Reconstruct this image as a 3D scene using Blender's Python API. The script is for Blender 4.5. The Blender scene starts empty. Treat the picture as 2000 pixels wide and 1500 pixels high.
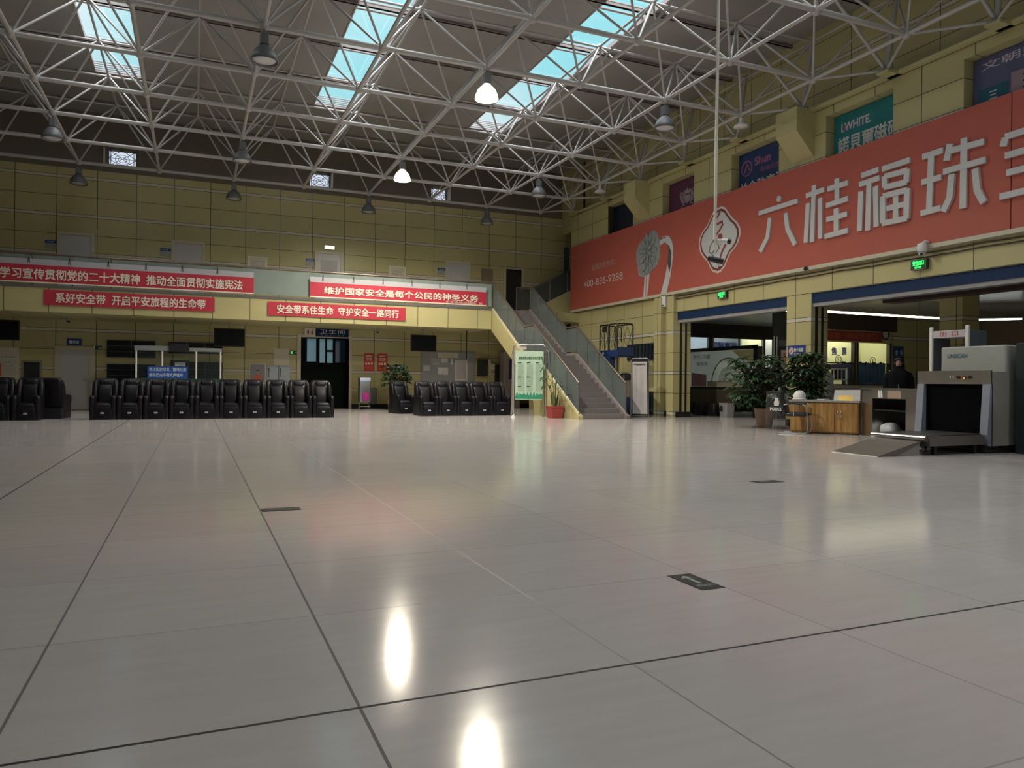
import bpy, bmesh, math, random
from math import sin, cos, pi, radians as RAD
from mathutils import Vector as V, Matrix as M4, noise as mnoise
C = bpy.context.scene.collection
SC = bpy.context.scene
random.seed(7)

# ------------------------------------------------------------------ camera
cam_data = bpy.data.cameras.new('camera'); cam = bpy.data.objects.new('camera', cam_data); C.objects.link(cam)
YAW, PITCH, ROLL = RAD(23.016), RAD(-0.075), RAD(0.522)
fwd = V((sin(YAW)*cos(PITCH), cos(YAW)*cos(PITCH), sin(PITCH)))
rgt = V((cos(YAW), -sin(YAW), 0)); up = rgt.cross(fwd)
r2 = cos(ROLL)*rgt + sin(ROLL)*up; u2 = -sin(ROLL)*rgt + cos(ROLL)*up
mt = M4((r2, u2, -fwd)).transposed().to_4x4(); mt.translation = V((0, 0, 1.05))
cam.matrix_world = mt
cam_data.sensor_width = 36; cam_data.lens = 1462/2000*36
cam_data.clip_start = 0.05; cam_data.clip_end = 300
SC.camera = cam

# ------------------------------------------------------------------ view, sky
SC.view_settings.view_transform = 'Standard'; SC.view_settings.look = 'None'
SC.view_settings.gamma = 1; SC.view_settings.use_curve_mapping = False
SC.view_settings.exposure = 0.0
SC.cycles.use_denoising = True
def math_(nt, op, a, b=None, c=None):
    n = nt.nodes.new('ShaderNodeMath'); n.operation = op
    for i, x in enumerate((a, b, c)):
        if x is None: continue
        if isinstance(x, (int, float)): n.inputs[i].default_value = x
        else: nt.links.new(x, n.inputs[i])
    return n.outputs[0]
W = bpy.data.worlds.new('sky'); SC.world = W; W.use_nodes = True
def world():
    nt = W.node_tree; N = nt.nodes; L = nt.links; N.clear()
    out = N.new('ShaderNodeOutputWorld'); bg = N.new('ShaderNodeBackground'); tc = N.new('ShaderNodeTexCoord')
    nz = N.new('ShaderNodeTexNoise'); nz.inputs['Scale'].default_value = 3.0; nz.inputs['Detail'].default_value = 5
    L.new(tc.outputs['Generated'], nz.inputs['Vector'])
    cr = N.new('ShaderNodeValToRGB'); cr.color_ramp.elements[0].position = .40; cr.color_ramp.elements[1].position = .60
    cr.color_ramp.elements[0].color = (.42, .95, 1.03, 1); cr.color_ramp.elements[1].color = (1.0, 1.12, 1.15, 1)
    L.new(nz.outputs['Fac'], cr.inputs['Fac'])
    sp = N.new('ShaderNodeSeparateXYZ'); L.new(tc.outputs['Generated'], sp.inputs[0])
    # the bright side of the overcast sky lies behind the entrance (-Y)
    mr = N.new('ShaderNodeMapRange'); mr.inputs['From Min'].default_value = 0.15; mr.inputs['From Max'].default_value = -0.9
    mr.inputs['To Min'].default_value = 1.0; mr.inputs['To Max'].default_value = SKY_BACK
    L.new(sp.outputs['Y'], mr.inputs['Value'])
    bright = N.new('ShaderNodeMapRange'); bright.inputs['From Min'].default_value = 0.15; bright.inputs['From Max'].default_value = -0.9
    L.new(sp.outputs['Y'], bright.inputs['Value'])
    wm = N.new('ShaderNodeMix'); wm.data_type = 'RGBA'; wm.inputs['B'].default_value = (1, .97, .93, 1)
    L.new(bright.outputs['Result'], wm.inputs['Factor']); L.new(cr.outputs['Color'], wm.inputs['A'])
    hz = N.new('ShaderNodeMapRange'); hz.inputs['From Min'].default_value = 0.33; hz.inputs['From Max'].default_value = 0.26; L.new(sp.outputs['Z'], hz.inputs['Value'])
    hm = N.new('ShaderNodeMix'); hm.data_type = 'RGBA'; hm.inputs['B'].default_value = (.86, .90, 1.05, 1)   # pale haze near the horizon
    L.new(hz.outputs['Result'], hm.inputs['Factor']); L.new(wm.outputs['Result'], hm.inputs['A'])
    gr = N.new('ShaderNodeMapRange'); gr.inputs['From Min'].default_value = -0.03; gr.inputs['From Max'].default_value = 0.0
    L.new(sp.outputs['Z'], gr.inputs['Value'])
    gm = N.new('ShaderNodeMix'); gm.data_type = 'RGBA'; gm.inputs['A'].default_value = (.22, .21, .2, 1)
    L.new(gr.outputs['Result'], gm.inputs['Factor']); L.new(hm.outputs['Result'], gm.inputs['B'])
    # an overcast sky is brightest overhead
    zt = N.new('ShaderNodeMapRange'); zt.inputs['From Min'].default_value = .5; zt.inputs['From Max'].default_value = .95; zt.inputs['To Min'].default_value = 1.0; zt.inputs['To Max'].default_value = SKY_TOP
    L.new(sp.outputs['Z'], zt.inputs['Value'])
    wz = N.new('ShaderNodeMix'); wz.data_type = 'RGBA'; wz.inputs['B'].default_value = (1, 1.0, .99, 1)
    zf = N.new('ShaderNodeMapRange'); zf.inputs['From Min'].default_value = .5; zf.inputs['From Max'].default_value = .75; L.new(sp.outputs['Z'], zf.inputs['Value'])
    L.new(zf.outputs['Result'], wz.inputs['Factor']); L.new(gm.outputs['Result'], wz.inputs['A'])
    L.new(wz.outputs['Result'], bg.inputs['Color']); L.new(math_(nt, 'MAXIMUM', mr.outputs['Result'], zt.outputs['Result']), bg.inputs['Strength'])
    L.new(bg.outputs[0], out.inputs['Surface'])
SKY_BACK = 2.5; SKY_TOP = 10.0
world()
def portal(loc, rot, sx, sy):
    l = bpy.data.lights.new('daylight_portal', 'AREA'); l.shape = 'RECTANGLE'; l.size = sx; l.size_y = sy
    l.cycles.is_portal = True
    o = bpy.data.objects.new('daylight_portal', l); C.objects.link(o); o.location = loc; o.rotation_euler = rot
SKYL = ((-2.78, -1.5, 13.0), (3.55, 4.85, -4.0), (8.95, 10.35, -4.0))          # the three roof-light strips (X range, near end)
for a, b, c in SKYL: portal(((a+b)/2, (c+25.4)/2, 10.4), (0, 0, 0), b-a, 25.4-c)
portal((9.4, -5.3, 2.25), (RAD(90), 0, 0), 8.8, 4.5)            # glazed entrance front behind the camera

# ------------------------------------------------------------------ mesh helpers
class MB:
    def __init__(s): s.v = []; s.f = []; s.sm = []
    def add(s, vs, fs, smooth=False):
        n = len(s.v); s.v += [tuple(p) for p in vs]; s.f += [tuple(i+n for i in f) for f in fs]; s.sm += [smooth]*len(fs); return s
    def box(s, x0, x1, y0, y1, z0, z1):
        vs = [(x, y, z) for z in (z0, z1) for y in (y0, y1) for x in (x0, x1)]
        return s.add(vs, [(0, 2, 3, 1), (4, 5, 7, 6), (0, 1, 5, 4), (2, 6, 7, 3), (0, 4, 6, 2), (1, 3, 7, 5)])
    def bbox(s, x0, x1, y0, y1, z0, z1, b=.02):              # box with chamfered vertical and top edges
        r = lambda k, z: [(x0+k, y0, z), (x1-k, y0, z), (x1, y0+k, z), (x1, y1-k, z), (x1-k, y1, z), (x0+k, y1, z), (x0, y1-k, z), (x0, y0+k, z)]
        top = [(min(max(x, x0+b), x1-b), min(max(y, y0+b), y1-b), z1) for x, y, z in r(b, z1)]
        return s.loft([r(b, z0), r(b, z1-b), top], smooth=False)
    def loft(s, rings, smooth=True, cap=True):
        n = len(rings[0]); vs = [p for r in rings for p in r]; fs = []
        for k in range(len(rings)-1):
            for i in range(n):
                j = (i+1) % n; fs.append((k*n+i, k*n+j, (k+1)*n+j, (k+1)*n+i))
        s.add(vs, fs, smooth)
        if cap: s.add(rings[0], [tuple(range(n-1, -1, -1))]); s.add(rings[-1], [tuple(range(n))])
        return s
    def tube(s, pts, r, n=8, closed=False, cap=True):
        pts = [V(p) for p in pts]; rings = []; prev = None
        m = len(pts)
        for i, p in enumerate(pts):
            if closed: d = pts[(i+1) % m] - pts[i-1]
            else: d = pts[min(i+1, m-1)] - pts[max(i-1, 0)]
            d.normalize()
            if prev is None:
                a = V((0, 0, 1)) if abs(d.z) < .9 else V((1, 0, 0)); a = (a - d*a.dot(d)).normalized()
            else: a = (prev - d*prev.dot(d)).normalized()
            prev = a; b = d.cross(a); rr = r[i] if isinstance(r, (list, tuple)) else r
            k = 1.0
            if 0 < i < m-1 and not closed:
                c = (pts[i]-pts[i-1]).normalized().dot((pts[i+1]-pts[i]).normalized()); k = min(1.4, 1/max(.5, math.sqrt((1+c)/2)))
            rings.append([p + (a*cos(2*pi*q/n) + b*sin(2*pi*q/n))*rr*(1 if n > 6 else 1) for q in range(n)])
        if closed: rings.append(rings[0]); return s.loft(rings, True, False)
        return s.loft(rings, True, cap)
    def lathe(s, prof, c=(0, 0, 0), n=20):                   # prof = [(r, z)...]
        return s.loft([[(c[0]+r*cos(2*pi*q/n), c[1]+r*sin(2*pi*q/n), c[2]+z) for q in range(n)] for r, z in prof], True, True)
    def sphere(s, c, r, n=12, m=8, sc=(1, 1, 1)):
        rings = []
        for k in range(m+1):
            t = -pi/2 + pi*k/m; rr = max(cos(t), .02)
            rings.append([(c[0]+sc[0]*r*rr*cos(2*pi*q/n), c[1]+sc[1]*r*rr*sin(2*pi*q/n), c[2]+sc[2]*r*sin(t)) for q in range(n)])
        return s.loft(rings)
    def prism(s, poly, f0, f1):                              # poly of 2-D points mapped by f0 (front) and f1 (back)
        n = len(poly); a = [f0(*p) for p in poly]; b = [f1(*p) for p in poly]
        s.add(a+b, [tuple(range(n)), tuple(range(2*n-1, n-1, -1))] + [(i, n+i, n+(i+1) % n, (i+1) % n) for i in range(n)])
        return s
    def stroke(s, pts, w, f0, f1):                           # thick 2-D polyline; each stroke a hair prouder than the last
        s.k = getattr(s, 'k', -1)+1; e = 1+.05*(s.k % 14); g0 = f0
        f0 = lambda a, b: tuple(V(f1(a, b)).lerp(V(g0(a, b)), e))
        pts = [V((p[0], p[1], 0)) for p in pts]; l = []; r = []
        for i, p in enumerate(pts):
            d = (pts[min(i+1, len(pts)-1)] - pts[max(i-1, 0)]).normalized(); nn = V((-d.y, d.x, 0))*w/2
            if 0 < i < len(pts)-1:
                c = (pts[i]-pts[i-1]).normalized().dot((pts[i+1]-pts[i]).normalized()); nn *= min(1.5, 1/max(.4, math.sqrt((1+c)/2)))
            l.append(p+nn); r.append(p-nn)
        for i in range(len(pts)-1):
            s.prism([(q.x, q.y) for q in (l[i], l[i+1], r[i+1], r[i])], f0, f1)
        return s
    def mesh(s, name, mat, shift=None):
        me = bpy.data.meshes.new(name)
        vs = s.v if shift is None else [(x-shift[0], y-shift[1], z-shift[2]) for x, y, z in s.v]
        me.from_pydata(vs, [], s.f); me.polygons.foreach_set('use_smooth', s.sm)
        bm = bmesh.new(); bm.from_mesh(me); bmesh.ops.recalc_face_normals(bm, faces=bm.faces); bm.to_mesh(me); bm.free()
        if mat: me.materials.append(mat)
        return me
def rr(cx, cy, w, d, r, z, n=4):                              # rounded-rectangle ring
    o = []
    for k, (sx, sy) in enumerate(((1, -1), (1, 1), (-1, 1), (-1, -1))):
        for i in range(n+1):
            a = -pi/2 + k*pi/2 + i*pi/2/n
            o.append((cx+sx*(w/2-r)+r*cos(a), cy+sy*(d/2-r)+r*sin(a), z))
    return o
def props(o, label=None, cat=None, group=None, kind=None):
    if label: o['label'] = label
    if cat: o['category'] = cat
    if group: o['group'] = group
    if kind: o['kind'] = kind
    return o
def thing(name, label, cat, loc=(0, 0, 0), rz=0, group=None):
    o = bpy.data.objects.new(name, None); C.objects.link(o); o.empty_display_size = .1
    o.location = loc; o.rotation_euler = (0, 0, rz); return props(o, label, cat, group)
def root_of(o):
    while o.parent: o = o.parent
    return o
def part(par, name, mb, mat, world=True, label=None, kind=None):
    sh = tuple(root_of(par).location) if world else None
    o = bpy.data.objects.new(name, mb.mesh(name, mat, sh)); C.objects.link(o); o.parent = par
    return props(o, label, None, None, kind)
def single(name, label, cat, mb, mat, group=None, kind=None):
    xs, ys, zs = zip(*mb.v); c = ((min(xs)+max(xs))/2, (min(ys)+max(ys))/2, min(zs))
    o = bpy.data.objects.new(name, mb.mesh(name, mat, c)); C.objects.link(o); o.location = c
    return props(o, label, cat, group, kind)
def struct(name, mb, mat, parent=None):
    o = bpy.data.objects.new(name, mb.mesh(name, mat)); C.objects.link(o); o.parent = parent
    return props(o, kind='structure')
def copy_tree(o, parent=None):
    c = o.copy(); C.objects.link(c); c.parent = parent
    for ch in list(o.children): copy_tree(ch, c)
    return c
def text(par, s, o, u, v, w, h, mat, bold=.0, off=.004, name='lettering', world=True, spacing=1.0):
    cu = bpy.data.curves.new('t', 'FONT'); cu.body = s; cu.size = 1; cu.resolution_u = 3; cu.space_character = spacing
    ob = bpy.data.objects.new('t', cu); C.objects.link(ob)
    dg = bpy.context.evaluated_depsgraph_get(); me = bpy.data.meshes.new_from_object(ob.evaluated_get(dg))
    bpy.data.objects.remove(ob); bpy.data.curves.remove(cu)
    xs = [q.co.x for q in me.vertices]; ys = [q.co.y for q in me.vertices]
    x0, x1, y0, y1 = min(xs), max(xs), min(ys), max(ys)
    o, u, v = V(o), V(u).normalized(), V(v).normalized(); nn = u.cross(v)
    sh = V(root_of(par).location) if world else V((0, 0, 0))
    kx = w/(x1-x0); ky = (h/(y1-y0)) if h else kx
    P0 = [(q.co.x, q.co.y) for q in me.vertices]; F0 = [tuple(p.vertices) for p in me.polygons]; g = MB()
    for i, (dx, dy) in enumerate(((-1, -1), (1, -1), (-1, 1), (1, 1)) if bold else ((0, 0),)):     # bold weight: shifted strokes
        g.add([o - sh + u*((x-x0+dx*bold)*kx) + v*((y-y0+dy*bold)*ky) + nn*(off+i*.0004) for x, y in P0], F0)
    me = bpy.data.meshes.new(name); me.from_pydata(g.v, [], g.f)
    me.name = name; me.materials.clear(); me.materials.append(mat)
    ob = bpy.data.objects.new(name, me); C.objects.link(ob); ob.parent = par
    return ob

# ------------------------------------------------------------------ materials
MATS = {}
def mat(name, col, rough=.5, metal=0, emit=0, ecol=None, var=.08, scale=6, alpha=None, spec=.5, bump=0):
    if name in MATS: return MATS[name]
    m = bpy.data.materials.new(name); m.use_nodes = True; nt = m.node_tree; N = nt.nodes; L = nt.links
    b = N['Principled BSDF']; b.inputs['Roughness'].default_value = rough; b.inputs['Metallic'].default_value = metal
    b.inputs['Specular IOR Level'].default_value = spec
    tc = N.new('ShaderNodeTexCoord'); nz = N.new('ShaderNodeTexNoise'); nz.inputs['Scale'].default_value = scale; nz.inputs['Detail'].default_value = 4
    L.new(tc.outputs['Object'], nz.inputs['Vector'])
    mx = N.new('ShaderNodeMix'); mx.data_type = 'RGBA'
    mx.inputs['A'].default_value = (*[c*(1-var) for c in col], 1); mx.inputs['B'].default_value = (*[min(1, c*(1+var)) for c in col], 1)
    L.new(nz.outputs['Fac'], mx.inputs['Factor']); L.new(mx.outputs['Result'], b.inputs['Base Color'])
    if bump:
        bp = N.new('ShaderNodeBump'); bp.inputs['Strength'].default_value = bump; bp.inputs['Distance'].default_value = .02
        L.new(nz.outputs['Fac'], bp.inputs['Height']); L.new(bp.outputs[0], b.inputs['Normal'])
    if emit: b.inputs['Emission Color'].default_value = (*(ecol or col), 1); b.inputs['Emission Strength'].default_value = emit
    if alpha is not None: b.inputs['Alpha'].default_value = alpha
    MATS[name] = m; return m
def glassmat(name, tint=(.9, .95, .95), rough=.0, body=(.3, .35, .35), mixb=.0, refl=.025):
    # thin pane: tinted see-through, a little body colour (dust, frosting) and a glossy face
    m = bpy.data.materials.new(name); m.use_nodes = True; nt = m.node_tree; N = nt.nodes; L = nt.links; N.clear()
    out = N.new('ShaderNodeOutputMaterial'); tr = N.new('ShaderNodeBsdfTransparent'); tr.inputs[0].default_value = (*tint, 1)
    df = N.new('ShaderNodeBsdfDiffuse'); gl = N.new('ShaderNodeBsdfGlossy'); gl.inputs['Roughness'].default_value = .03
    nz = N.new('ShaderNodeTexNoise'); nz.inputs['Scale'].default_value = 2.5
    tc = N.new('ShaderNodeTexCoord'); L.new(tc.outputs['Object'], nz.inputs['Vector'])
    cm = N.new('ShaderNodeMix'); cm.data_type = 'RGBA'; cm.inputs['A'].default_value = (*[c*.85 for c in body], 1); cm.inputs['B'].default_value = (*[c*1.15 for c in body], 1)
    L.new(nz.outputs['Fac'], cm.inputs['Factor']); L.new(cm.outputs['Result'], df.inputs['Color'])
    m1 = N.new('ShaderNodeMixShader'); m1.inputs[0].default_value = mixb; L.new(tr.outputs[0], m1.inputs[1]); L.new(df.outputs[0], m1.inputs[2])
    lw = N.new('ShaderNodeLayerWeight'); fr = N.new('ShaderNodeMapRange'); fr.inputs['To Min'].default_value = refl; fr.inputs['To Max'].default_value = .45
    L.new(math_(nt, 'POWER', lw.outputs['Facing'], 4.0), fr.inputs['Value'])
    m2 = N.new('ShaderNodeMixShader'); L.new(fr.outputs[0], m2.inputs[0]); L.new(m1.outputs[0], m2.inputs[1]); L.new(gl.outputs[0], m2.inputs[2])
    L.new(m2.outputs[0], out.inputs['Surface']); MATS[name] = m; return m
def panelmat(name, axis, u0, su, col=(.48, .435, .22), dirt=.1, zl=1):
    # aluminium wall panels: dark vertical joints, horizontal joints and pale metal bands
    m = bpy.data.materials.new(name); m.use_nodes = True; nt = m.node_tree; N = nt.nodes; L = nt.links
    b = N['Principled BSDF']; b.inputs['Roughness'].default_value = .38
    g = N.new('ShaderNodeNewGeometry'); sp = N.new('ShaderNodeSeparateXYZ'); L.new(g.outputs['Position'], sp.inputs[0])
    u = sp.outputs[axis]; z = sp.outputs['Z']
    def line(x, x0, per, w):
        t = math_(nt, 'FLOORED_MODULO', math_(nt, 'SUBTRACT', x, x0-w/2), per); return math_(nt, 'LESS_THAN', t, w)
    ju = line(u, u0, su, .020); jz = line(z, .77, 1.3, .016)
    band = line(z, 1.42, 1.3, .10); e1 = line(z, 1.37, 1.3, .014); e2 = line(z, 1.47, 1.3, .014)
    j = math_(nt, 'MAXIMUM', math_(nt, 'MAXIMUM', ju, jz), math_(nt, 'MAXIMUM', e1, e2)) if zl else ju
    if not zl: band = math_(nt, 'MULTIPLY', band, 0.0)
    # each panel a hair different in tone
    iu = math_(nt, 'FLOOR', math_(nt, 'DIVIDE', math_(nt, 'SUBTRACT', u, u0), su)); iz = math_(nt, 'FLOOR', math_(nt, 'DIVIDE', math_(nt, 'SUBTRACT', z, .12), .65))
    cb = N.new('ShaderNodeCombineXYZ'); L.new(iu, cb.inputs[0]); L.new(iz, cb.inputs[1])
    wn = N.new('ShaderNodeTexWhiteNoise'); L.new(cb.outputs[0], wn.inputs['Vector'])
    nz = N.new('ShaderNodeTexNoise'); nz.inputs['Scale'].default_value = 1.3; nz.inputs['Detail'].default_value = 4; L.new(g.outputs['Position'], nz.inputs['Vector'])
    f = math_(nt, 'ADD', math_(nt, 'MULTIPLY', wn.outputs['Value'], .5), math_(nt, 'MULTIPLY', nz.outputs['Fac'], .5))
    c1 = N.new('ShaderNodeMix'); c1.data_type = 'RGBA'; c1.inputs['A'].default_value = (*[c*(1-dirt) for c in col], 1); c1.inputs['B'].default_value = (*[c*(1+dirt) for c in col], 1); L.new(f, c1.inputs['Factor'])
    c2 = N.new('ShaderNodeMix'); c2.data_type = 'RGBA'; c2.inputs['B'].default_value = (.58, .55, .47, 1); L.new(band, c2.inputs['Factor']); L.new(c1.outputs['Result'], c2.inputs['A'])
    c3 = N.new('ShaderNodeMix'); c3.data_type = 'RGBA'; c3.inputs['B'].default_value = (.055, .048, .03, 1); L.new(j, c3.inputs['Factor']); L.new(c2.outputs['Result'], c3.inputs['A'])
    L.new(c3.outputs['Result'], b.inputs['Base Color']); MATS[name] = m; return m
def floormat():
    m = bpy.data.materials.new('floor_tiles'); m.use_nodes = True; nt = m.node_tree; N = nt.nodes; L = nt.links
    b = N['Principled BSDF']; b.inputs['Specular IOR Level'].default_value = .42
    g = N.new('ShaderNodeNewGeometry'); sp = N.new('ShaderNodeSeparateXYZ'); L.new(g.outputs['Position'], sp.inputs[0]); x, y = sp.outputs['X'], sp.outputs['Y']
    P = 1.022
    def line(c, x0, w, per=P):
        t = math_(nt, 'FLOORED_MODULO', math_(nt, 'SUBTRACT', c, x0-w/2), per); return math_(nt, 'LESS_THAN', t, w)
    faint = math_(nt, 'MULTIPLY', math_(nt, 'MAXIMUM', line(x, .5, .008), line(y, 2.405, .008)), .30)
    near = lambda c, x0, w: math_(nt, 'LESS_THAN', math_(nt, 'ABSOLUTE', math_(nt, 'SUBTRACT', c, x0)), w/2)
    j = faint
    for c, x0, w, k in ((y, 2.405, .015, 1.0), (x, .5, .011, .85), (x, .5-P, .010, .75), (x, .5-2*P, .018, .95), (x, .5+P, .008, .55)):
        j = math_(nt, 'MAXIMUM', j, math_(nt, 'MULTIPLY', near(c, x0, w), k))
    mp = N.new('ShaderNodeMapping'); mp.inputs['Scale'].default_value = (.9, 7, 1); L.new(g.outputs['Position'], mp.inputs['Vector'])
    n1 = N.new('ShaderNodeTexNoise'); n1.inputs['Scale'].default_value = 1.6; n1.inputs['Detail'].default_value = 8; n1.inputs['Roughness'].default_value = .65; L.new(mp.outputs[0], n1.inputs['Vector'])
    ix = math_(nt, 'FLOOR', math_(nt, 'DIVIDE', math_(nt, 'SUBTRACT', x, .5), P)); iy = math_(nt, 'FLOOR', math_(nt, 'DIVIDE', math_(nt, 'SUBTRACT', y, 2.405), P))
    cb = N.new('ShaderNodeCombineXYZ'); L.new(ix, cb.inputs[0]); L.new(iy, cb.inputs[1]); wn = N.new('ShaderNodeTexWhiteNoise'); L.new(cb.outputs[0], wn.inputs['Vector'])
    f = math_(nt, 'ADD', math_(nt, 'MULTIPLY', n1.outputs['Fac'], .75), math_(nt, 'MULTIPLY', wn.outputs['Value'], .25))
    c1 = N.new('ShaderNodeMix'); c1.data_type = 'RGBA'; c1.inputs['A'].default_value = (.45, .42, .405, 1); c1.inputs['B'].default_value = (.60, .56, .545, 1); L.new(f, c1.inputs['Factor'])
    c2 = N.new('ShaderNodeMix'); c2.data_type = 'RGBA'; c2.inputs['B'].default_value = (.02, .02, .02, 1); L.new(j, c2.inputs['Factor']); L.new(c1.outputs['Result'], c2.inputs['A'])
    L.new(c2.outputs['Result'], b.inputs['Base Color'])
    rmap = N.new('ShaderNodeMapRange'); rmap.inputs['To Min'].default_value = .09; rmap.inputs['To Max'].default_value = .17; L.new(n1.outputs['Fac'], rmap.inputs['Value'])
    L.new(math_(nt, 'MAXIMUM', rmap.outputs['Result'], math_(nt, 'MULTIPLY', j, .7)), b.inputs['Roughness'])
    nb = N.new('ShaderNodeTexNoise'); nb.inputs['Scale'].default_value = 1.1; nb.inputs['Detail'].default_value = 2; L.new(g.outputs['Position'], nb.inputs['Vector'])
    bp = N.new('ShaderNodeBump'); bp.inputs['Strength'].default_value = .06; bp.inputs['Distance'].default_value = .02; L.new(nb.outputs['Fac'], bp.inputs['Height']); L.new(bp.outputs[0], b.inputs['Normal'])
    return m
def woodmat():
    m = bpy.data.materials.new('honey_wood'); m.use_nodes = True; nt = m.node_tree; N = nt.nodes; L = nt.links
    b = N['Principled BSDF']; b.inputs['Roughness'].default_value = .35
    tc = N.new('ShaderNodeTexCoord'); mp = N.new('ShaderNodeMapping'); mp.inputs['Scale'].default_value = (9, 9, .8); L.new(tc.outputs['Object'], mp.inputs['Vector'])
    nz = N.new('ShaderNodeTexNoise'); nz.inputs['Scale'].default_value = 2; nz.inputs['Detail'].default_value = 6; L.new(mp.outputs[0], nz.inputs['Vector'])
    cr = N.new('ShaderNodeValToRGB'); cr.color_ramp.elements[0].position = .35; cr.color_ramp.elements[1].position = .7
    cr.color_ramp.elements[0].color = (.30, .15, .045, 1); cr.color_ramp.elements[1].color = (.58, .34, .12, 1)
    L.new(nz.outputs['Fac'], cr.inputs['Fac']); L.new(cr.outputs['Color'], b.inputs['Base Color']); return m
M_floor = floormat(); M_wood = woodmat()
M_wallx = panelmat('yellow_panels_back', 'X', -4.31, 1.205)
M_wally = panelmat('yellow_panels_side', 'Y', 14.85, 1.19)
M_fascia = panelmat('yellow_panels_fascia', 'X', -4.06, 1.15, zl=0)
M_yellow = mat('yellow_plain', (.48, .435, .22), .4)
M_deck = mat('roof_deck', (.30, .295, .285), .7, scale=1.2)
M_purlin = mat('purlin_steel', (.30, .27, .25), .5)
M_steel = mat('painted_tube', (.42, .41, .40), .4, scale=3)
M_pink = mat('skylight_frame', (.42, .34, .34), .4)
M_white = mat('white_paint', (.72, .72, .70), .45)
M_door = mat('door_white', (.52, .52, .55), .35, scale=2)
M_frame = mat('door_frame_cream', (.55, .51, .40), .4)
M_black = mat('black_plastic', (.012, .012, .014), .4)
M_dark = mat('dark_panel', (.02, .025, .025), .35)
M_screen = mat('tv_screen', (.006, .008, .008), .35, spec=.12)
M_leather = mat('black_leather', (.008, .007, .010), .38, var=.4, scale=9, bump=.12, spec=.22)
M_red = mat('banner_red', (.47, .028, .055), .55, var=.06, scale=3)
M_redtxt = mat('banner_cream', (.80, .72, .62), .6)
M_bigred = mat('hoarding_red', (.44, .095, .068), .5, var=.07, scale=1.5)
M_silver = mat('hoarding_silver', (.56, .56, .56), .5, scale=4)
M_maroon = mat('hoarding_maroon', (.16, .04, .035), .5)
M_rose = mat('hoarding_pale_edge', (.68, .55, .52), .5)
M_blue = mat('sign_blue', (.012, .05, .26), .4)
M_navy = mat('navy_metal', (.008, .030, .09), .5, scale=3, spec=.2)
M_grey = mat('grey_paint', (.30, .30, .31), .45)
M_midgrey = mat('board_grey', (.32, .33, .35), .6)
M_paper = mat('paper', (.70, .70, .70), .7)
M_paperdim = mat('paper_tinted', (.62, .58, .48), .7)
M_chrome = mat('chrome', (.62, .62, .62), .18, 1)
M_sst = mat('stainless', (.50, .49, .47), .28, 1, var=.15, scale=4)
M_brass = mat('brass_plate', (.85, .55, .15), .22, 1)
M_rail = mat('rail_steel', (.20, .165, .14), .35, .6)
M_granite = mat('granite_top', (.40, .38, .36), .25, var=.5, scale=90)
M_stair = mat('stair_stone', (.21, .185, .18), .45, var=.25, scale=30)
M_leaf = mat('dark_leaf', (.022, .060, .022), .4, var=.5, scale=12)
M_leaf2 = mat('stripe_leaf', (.10, .14, .05), .4, var=.6, scale=25)
M_trunk = mat('bark', (.12, .085, .05), .8, var=.3, scale=20)
M_soil = mat('soil', (.03, .02, .015), .9)
M_pot = mat('brown_pot', (.22, .14, .09), .45, var=.3)
M_potred = mat('red_pot', (.33, .045, .04), .4)
M_brown = mat('dark_brown_panel', (.045, .035, .028), .5)
M_glass = glassmat('clear_pane', (.93, .96, .96), body=(.4, .45, .45), mixb=.02)
M_sky = glassmat('roof_light_pane', (.97, .99, 1.0), body=(.4, .45, .45), mixb=.02)
M_railglass = glassmat('frosted_rail_glass', (.62, .70, .68), body=(.20, .235, .235), mixb=.45, refl=.012)
M_balglass = glassmat('lamplit_rail_glass', (.62, .70, .68), body=(.36, .43, .42), mixb=.55, refl=.012)  # paler copy of the stair glass, lamp light put into its body colour
M_frost = glassmat('frosted_window', (.34, .46, .46), body=(.3, .36, .36), mixb=.25)
M_shield = glassmat('clear_shield', (.93, .93, .94), body=(.5, .48, .5), mixb=.04, refl=.012)
M_glassk = glassmat('kiosk_pane', (.90, .93, .93), body=(.4, .45, .45), mixb=.02, refl=.004)
M_tint = glassmat('dark_tinted_glass', (.10, .14, .16), body=(.02, .03, .04), mixb=.5)
M_lamp = mat('lit_lamp_glass', (1, .9, .7), .4, emit=4000, ecol=(1, .90, .72), var=0)
M_shadeglow = mat('lit_shade_glow', (.8, .75, .65), .4, emit=1.5, ecol=(1, .88, .7), var=0)  # emission on the shade stands in for the bulb's glow
M_lampoff = mat('lamp_glass', (.55, .56, .57), .25)
M_lampgrey = mat('lamp_body', (.14, .15, .16), .45)
M_tubeon = mat('lit_tube', (1, .95, .7), .4, emit=9, ecol=(1, .93, .66), var=0)
M_tubeoffice = mat('lit_tube_office', (1, .95, .7), .4, emit=34, ecol=(1, .95, .74), var=0)
M_tubecool = mat('lit_tube_cool', (1, 1, .95), .4, emit=9, ecol=(.9, .95, .95), var=0)
M_tubecoolo = mat('lit_tube_far_office', (1, 1, .95), .4, emit=34, ecol=(.85, .95, 1), var=0)
M_exit = mat('exit_green', (.05, .9, .2), .5, emit=2.2, ecol=(.03, .9, .12), var=0)
M_exitbody = mat('exit_body', (.01, .05, .02), .4)
M_exitpale = mat('exit_lit_panel', (.8, .75, .55), .5, emit=2.6, ecol=(1, .9, .6), var=0)
M_ink = mat('ink', (.03, .03, .035), .7)
M_inkred = mat('ink_red', (.5, .03, .03), .7)
M_inkblue = mat('ink_blue', (.03, .05, .75), .5)
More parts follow.
